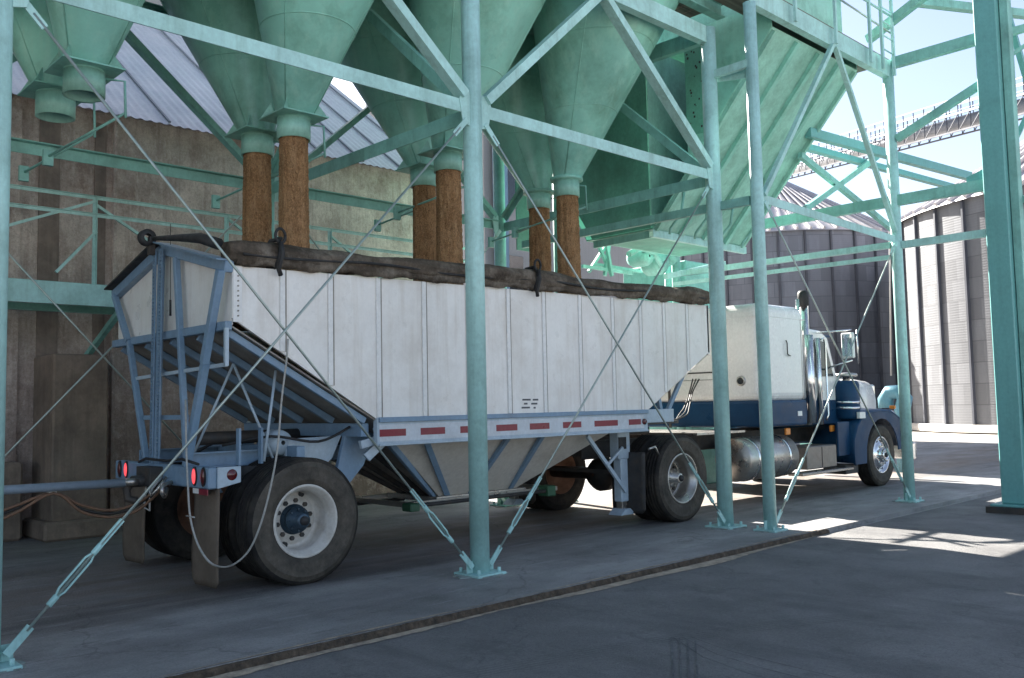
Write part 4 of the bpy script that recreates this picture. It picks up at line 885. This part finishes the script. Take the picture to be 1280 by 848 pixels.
# landing gear
for y in (6.98, 8.82):
    MB().box(8.30, 8.52, y-.07, y+.07, .78, 1.10).build('landing_leg_plate', m_bluel, tr, .012)
    MB().box(8.35, 8.48, y-.06, y+.06, .28, .80).build('landing_leg', m_bluel, tr, .01)
    MB().box(8.37, 8.46, y-.045, y+.045, .17, .30).build('landing_foot_tube', m_alu, tr, .004)
    MB().prism([(8.28, y-.1, .13), (8.55, y-.1, .13), (8.46, y-.1, .2), (8.37, y-.1, .2)], (0, .2, 0)).build('landing_foot', m_bluel, tr, .004)
    s = -1 if y < 8 else 1
    MB().bar((7.72, y+s*.1, 1.08), (8.4, y+s*.08, .40), .03, .045).build('landing_stay', m_bluel, tr)
    MB().bar((8.05, y+s*.1, .73), (8.34, y+s*.1, .92), .025, .03).build('landing_stay', m_bluel, tr)
MB().box(8.30, 8.44, 6.903, 6.909, .9, 1.04).build('leg_opening', m_black, tr)
MB().bar((8.42, 7.0, .62), (8.42, 8.8, .62), .03, .04).build('landing_cross_shaft', m_dark, tr)
# upper coupler
MB().box(8.3, 9.9, 7.2, 8.6, 1.16, 1.2).build('coupler_plate', m_dark, tr)
MB().box(8.58, 9.15, 6.72, 6.78, 1.2, 1.36).build('coupler_side', m_bluel, tr, .006); MB().box(8.58, 9.15, 9.02, 9.08, 1.2, 1.36).build('coupler_side', m_bluel, tr, .006)
MB().bar((9.1, 6.8, 1.28), (9.1, 9.0, 1.28), .07, .13).build('coupler_beam', m_blue, tr, .005)
for y in (6.8, 7.6, 8.3, 9.0):
    MB().bar((9.1, y, 1.3), (9.5, y, 1.82), .04, .05).build('nose_strut', m_blue, tr); MB().bar((9.0, y, 1.3), (8.95, y, 1.5), .04, .05).build('nose_strut', m_blue, tr)
wheel(tr, 4.01, 6.70, 1, True); wheel(tr, 4.01, 9.12, -1, True)

# drawbar of the next trailer, with its air hoses
db = thing('drawbar', (3.0, 7.9, .86), 'long pale blue drawbar pipe with sagging brown air hoses running out of frame at left', 'drawbar')
MB().tube((-1.5, 8.05, .90), (3.0, 7.9, .855), .036, 18).build('pipe', m_pipe, db)
MB().lathe([(.03,-.03),(.06,-.03),(.07,0),(.06,.03),(.03,.03)], (3.02, 7.9, .86), 'Z', 20).build('eye', m_alu, db)
MB().box(2.38, 2.44, 7.94, 8.0, .80, .84).build('hose_clip', m_trim, db)
for dy, dz, m_ in ((0, 0, m_hose), (.03, -.03, m_hosed), (-.03, -.055, m_hose)):
    p = [Vector((-.8, 8.0+dy, .62+dz)), Vector((.6, 8.0+dy, .68+dz)), Vector((1.6, 7.98+dy, .60+dz*1.5)), Vector((2.1, 7.96+dy, .72+dz)), Vector((2.41, 7.95+dy, .81)), Vector((2.62, 7.93+dy, .70+dz)), Vector((2.85, 7.9+dy, .635+dz)), Vector((3.05, 7.85+dy, .68+dz)), Vector((3.2, 7.75+dy, .80+dz*.3))]
    MB().path(smooth(p, 5), .012, 8).build('hose', m_, db)

# ------------------------------------------------------------------ tractor
tk = thing('semi_truck', (9.11, 7.85, 0), 'white and navy conventional semi truck with sleeper coupled ahead of the trailer', 'truck')
TY = 7.86
for y in (7.42, 8.3): MB().channel((8.2, y, .88), (15.9, y, .88), .07, .22, .012).build('chassis_rail', m_dark, tk)
for x in (8.25, 9.8, 11.0, 12.6, 14.2, 15.6): MB().box(x, x+.08, 7.43, 8.3, .8, .95).build('cross_member', m_dark, tk)
MB().box(8.75, 9.55, 7.4, 8.32, 1.03, 1.13).build('fifth_wheel', m_dark, tk, .02)
MB().box(9.95, 11.1, 6.95, 8.8, 1.0, 1.03).build('deck_plate', m_alu, tk)
MB().tube((9.11, 6.9, .52), (9.11, 8.8, .52), .08, 14).build('drive_axle', m_dark, tk)
MB().lathe([(.02,-.2),(.15,-.17),(.22,-.06),(.22,.06),(.15,.17),(.02,.2)], (9.11, TY, .52), 'X', 20).build('differential', m_dark, tk)
MB().lathe([(.02,-.04),(.07,-.06),(.09,-.04),(.20,-.04),(.215,-.03),(.22,.06),(.02,.06)], P(755, 592, 'Y', 7.95), 'Y', 32).build('brake_drum', m_brownm, tk)
wheel(tk, 9.11, 6.57, 1, True, rimm=m_alu, hubm=m_alu); wheel(tk, 9.11, 9.17, -1, True)
wheel(tk, 14.73, 6.66, 1, False, 'flat', r=.51, rimm=m_chrome, hubm=m_chrome); wheel(tk, 14.73, 9.06, -1, False, 'flat', r=.51, rimm=m_chrome)
flap(8.50, 6.68, 7.18, .14, .86, tk, m_dark); flap(8.50, 8.5, 9.0, .14, .86, tk, m_dark)
MB().path([(8.5, 6.62, .9), (8.62, 6.62, .92), (8.72, 6.62, .78)], .015, 8).build('flap_hanger', m_alu, tk)
# sleeper
MB().box(11.25, 12.52, 6.75, 8.98, 1.41, 2.82).build('sleeper', m_cab, tk, .13, seg=5)
for x0, x1 in ((11.2, 12.5),):
    MB().box(11.246, 12.525, 6.746, 8.984, 2.62, 2.632).build('roof_seam', m_trim, tk, .004)
MB().box(11.25, 12.5, 6.75, 8.98, 1.06, 1.44).build('sleeper_skirt', m_navy, tk, .04, seg=3)
MB().lathe([(.001,-.018),(.06,-.018),(.075,-.006),(.075,0)], (11.25, 7.08, 1.72), 'X', 24).build('sleeper_porthole', m_alu, tk)
MB().lathe([(.001,-.022),(.05,-.021)], (11.25, 7.08, 1.72), 'X', 24).build('porthole_glass', m_glass, tk)
MB().path([(11.93, 6.735, 2.30), (11.93, 6.72, 2.26), (11.93, 6.72, 2.10), (11.98, 6.72, 2.08), (12.04, 6.735, 2.08)], .009, 8).build('grab_handle', m_dark, tk)
for x_ in (11.42, 12.38): MB().box(x_, x_+.006, 6.7455, 6.75, 1.45, 2.62).build('panel_seam', m_alu, tk)
MB().box(11.2455, 11.25, 7.35, 8.4, 1.75, 1.756).build('panel_seam', m_dark, tk)
MB().box(11.243, 11.25, 7.5, 8.25, 1.85, 1.87).build('rear_grab_bar', m_dark, tk)
MB().box(12.2, 12.32, 6.742, 6.75, 1.2, 1.27).build('skirt_reflector', m_trim, tk)
for x in (11.95, 13.3): MB().box(x, x+.12, 6.80, 6.84, .93, 1.03).build('marker_lamp', m_amber, tk, .01)
for k in range(3):
    e = k*.05
    pp = [P(866+k*4, 474, 'X', 11.2), P(862+k*2, 490, 'X', 11.05), P(856+k*3, 508, 'X', 10.9-e), P(850+k*4, 517+k, 'X', 10.6-e), P(842-k, 527-k, 'X', 10.3-e), P(832, 520-k*2, 'X', 9.9-e)]
    MB().path(smooth(pp, 6), .010, 8).build('air_line', (m_dark, m_hosed, m_black)[k], tk)
MB().bar((11.0, 8.15, 1.06), (11.0, 8.15, 1.95), .03, .03, up=(1,0,0)).build('hose_stand', m_dark, tk)
# cab
cabm = MB(); cabm.prism([(12.62, 6.95, 1.05), (14.0, 6.95, 1.05), (14.0, 6.95, 1.75), (13.85, 6.95, 1.85), (13.62, 6.95, 2.42), (13.4, 6.95, 2.52), (12.62, 6.95, 2.56)], (0, 1.82, 0)); cabm.build('cab', m_cab, tk, .05, seg=3)
MB().prism([(12.64, 6.944, 1.05), (13.98, 6.944, 1.05), (13.98, 6.944, 1.42), (12.64, 6.944, 1.42)], (0, .01, 0)).build('cab_lower_panel', m_navy, tk)
MB().prism([(12.95, 6.938, 1.78), (13.72, 6.938, 1.80), (13.5, 6.938, 2.34), (12.95, 6.938, 2.38)], (0, .012, 0)).build('door_window', m_glass, tk)
MB().prism([(13.87, 7.1, 1.83), (13.87, 8.6, 1.83), (13.65, 8.6, 2.40), (13.65, 7.1, 2.40)], (.014, 0, .006)).build('windscreen', m_glass, tk)
MB().box(13.5, 13.78, 7.0, 8.75, 2.42, 2.46).build('sun_visor', m_navy, tk, .01)
MB().box(13.2, 13.34, 6.925, 6.938, 1.55, 1.58).build('door_handle', m_chrome, tk)
MB().tube((13.3, 7.1, 2.5), (13.3, 7.1, 3.05), .006, 6).build('aerial', m_trim, tk)
# hood and grille
hd = MB(); vs = []; prof = []
for (x, hw, zt) in ((13.9, .80, 1.72), (14.3, .72, 1.75), (14.9, .62, 1.79), (15.6, .56, 1.79), (16.0, .54, 1.76), (16.12, .50, 1.68)):
    for k in range(17):
        a = math.pi*k/16; c = math.cos(a); s_ = math.sin(a)
        vs.append((x, TY-hw*(abs(c)**.4)*(1 if c > 0 else -1), 1.1+(zt-1.1)*(s_**.4) if s_ > 0 else 1.1))
hd.add(vs, [(i*17+k, i*17+k+1, (i+1)*17+k+1, (i+1)*17+k) for i in range(5) for k in range(16)], True); hd.build('hood', m_cab, tk)
MB().box(14.0, 16.08, 7.36, 8.36, .8, 1.12).build('hood_side', m_navy, tk, .02)
MB().box(16.06, 16.16, 7.38, 8.34, .75, 1.68).build('grille', m_chrome, tk, .03)
MB().box(16.2, 16.32, 6.75, 8.97, .35, .65).build('front_bumper', m_chrome, tk, .03)
for y in (6.98, 8.74):
    MB().lathe([(.001,-.02),(.09,-.01),(.1,.1),(.05,.2)], (15.95, y+.1*(1 if y < 8 else -1), 1.12), 'X', 20).build('headlight', m_chrome, tk)
    MB().box(15.9, 15.95, y-.05, y+.05, 1.24, 1.3).build('turn_signal', m_amber, tk, .01)
# fenders: arch with flat rear skirt
for y0, y1, yo in ((6.64, 7.36, 6.64), (9.08, 8.36, 9.08)):
    vs = []; pts = [(13.72, .42), (13.72, .62), (13.74, .82), (13.86, 1.02), (14.05, 1.16), (14.35, 1.23), (14.75, 1.25), (15.1, 1.23), (15.4, 1.12), (15.6, .92), (15.68, .72), (15.68, .6)]
    for x, z in pts: vs += [(x, y0, z-.035), (x, y0+(.03 if y0 < 8 else -.03), z), (x, y1, z+.03)]
    n = len(pts); MB().add(vs, [(3*i+a, 3*i+a+1, 3*i+a+4, 3*i+a+3) for i in range(n-1) for a in range(2)], True).build('fender', m_navy, tk, solid=.02)
    inner = [(14.73-.60*math.cos(a), .52+.60*math.sin(a)) for a in [math.pi*(i/12) for i in range(13)]]
    outer = [(13.72, .42)]+pts[1:]
    sp = MB(); yo2 = yo+(.004 if yo < 8 else -.024)
    ring = [(13.72, .42), (14.13, .42)] + inner[1:-1] + [(15.33, .58), (15.68, .6)] + [p for p in pts[::-1][1:-1]]
    sp.prism([(x, yo2, z-.02) for x, z in ring], (0, .02, 0)); sp.build('fender_lip', m_navy, tk, .004)
MB().box(13.35, 13.74, 6.72, 6.76, .55, 1.08).build('cowl_side', m_navy, tk, .01)
MB().box(13.55, 13.98, 6.72, 7.1, .26, .40).build('step_bracket', m_dark, tk, .01)
# stacks, air cleaner, tank, box
for y in (6.90,):
    MB().tube((12.78, y, 1.05), (12.78, y, 2.98), .062, 24).build('exhaust_stack', m_chrome, tk)
    MB().lathe([(.055, 2.86), (.082, 2.87), (.082, 3.06), (.06, 3.10), (.03, 3.10)], (12.78, y, 0), 'Z', 20).build('stack_tip', m_black, tk)
    MB().tube((12.8, y-.03, 1.08), (12.8, y-.03, 2.42), .088, 24).build('heat_shield', m_chrome, tk)
    MB().tube((12.55, y-.03, 1.4), (12.55, y-.03, 2.95), .03, 14).build('stack_pipe', m_chrome, tk)
MB().tube((13.05, 6.84, 1.05), (13.05, 6.84, 2.38), .045, 16).build('cab_grab_rail', m_chrome, tk)
MB().path([(13.15, 6.83, 2.36), (13.24, 6.83, 2.38), (13.28, 6.83, 2.3), (13.28, 6.83, 1.2), (13.22, 6.83, 1.12)], .018, 10).build('cab_grab_rail', m_chrome, tk)
ac = MB().lathe([(.02, 1.10), (.18, 1.11), (.215, 1.16), (.215, 1.66), (.19, 1.72), (.02, 1.73)], (13.98, 6.88, 0), 'Z', 28).build('air_cleaner', m_navy, tk)
for z in (1.27, 1.36): MB().lathe([(.2155, 0), (.222, .008), (.222, .028), (.2155, .036)], (13.98, 6.88, z), 'Z', 28).build('chrome_band', m_chrome, ac)
MB().lathe([(.06, 1.73), (.06, 1.78), (.17, 1.78), (.185, 1.81), (.17, 1.84), (.01, 1.86)], (14.02, 6.88, 0), 'Z', 24).build('rain_cap', m_alu, ac)
MB().box(13.9, 14.1, 6.62, 6.67, 1.12, 1.22).build('air_cleaner_plate', m_trim, tk)
ft = MB().lathe([(.01,-.0),(.28,.0),(.30,.03),(.30,1.27),(.28,1.30),(.01,1.30)], (10.8, 6.98, .63), 'X', 40).build('fuel_tank', m_alu, tk)
for x in (11.0, 11.82): MB().lathe([(.302, 0), (.308, .004), (.308, .05), (.302, .054)], (x, 6.98, .63), 'X', 36).build('tank_strap', m_chrome, ft)
MB().box(12.42, 13.32, 6.74, 7.2, .40, .74).build('battery_box', m_box, tk, .015); MB().box(12.85, 12.86, 6.734, 6.74, .42, .72).build('box_seam', m_dark, tk)
MB().box(12.12, 13.7, 6.66, 6.9, .33, .37).build('step', m_alu, tk, .006)
mi = MB().box(13.46, 13.52, 6.46, 6.66, 2.06, 2.46).build('mirror', m_trim, tk, .015)
MB().box(13.452, 13.458, 6.48, 6.64, 2.09, 2.43).build('mirror_glass', MT('mirror_surface', (.75,.78,.75), .05, 1, var=.05, bump=0), mi)
MB().tube((13.2, 6.94, 2.47), (13.5, 6.5, 2.5), .014, 8).build('mirror_arm', m_chrome, tk); MB().tube((13.4, 6.94, 1.9), (13.5, 6.5, 2.03), .014, 8).build('mirror_arm', m_chrome, tk)
MB().tube((13.6, 6.46, 1.98), (13.6, 6.46, 2.5), .012, 8).build('mirror_arm', m_chrome, tk)
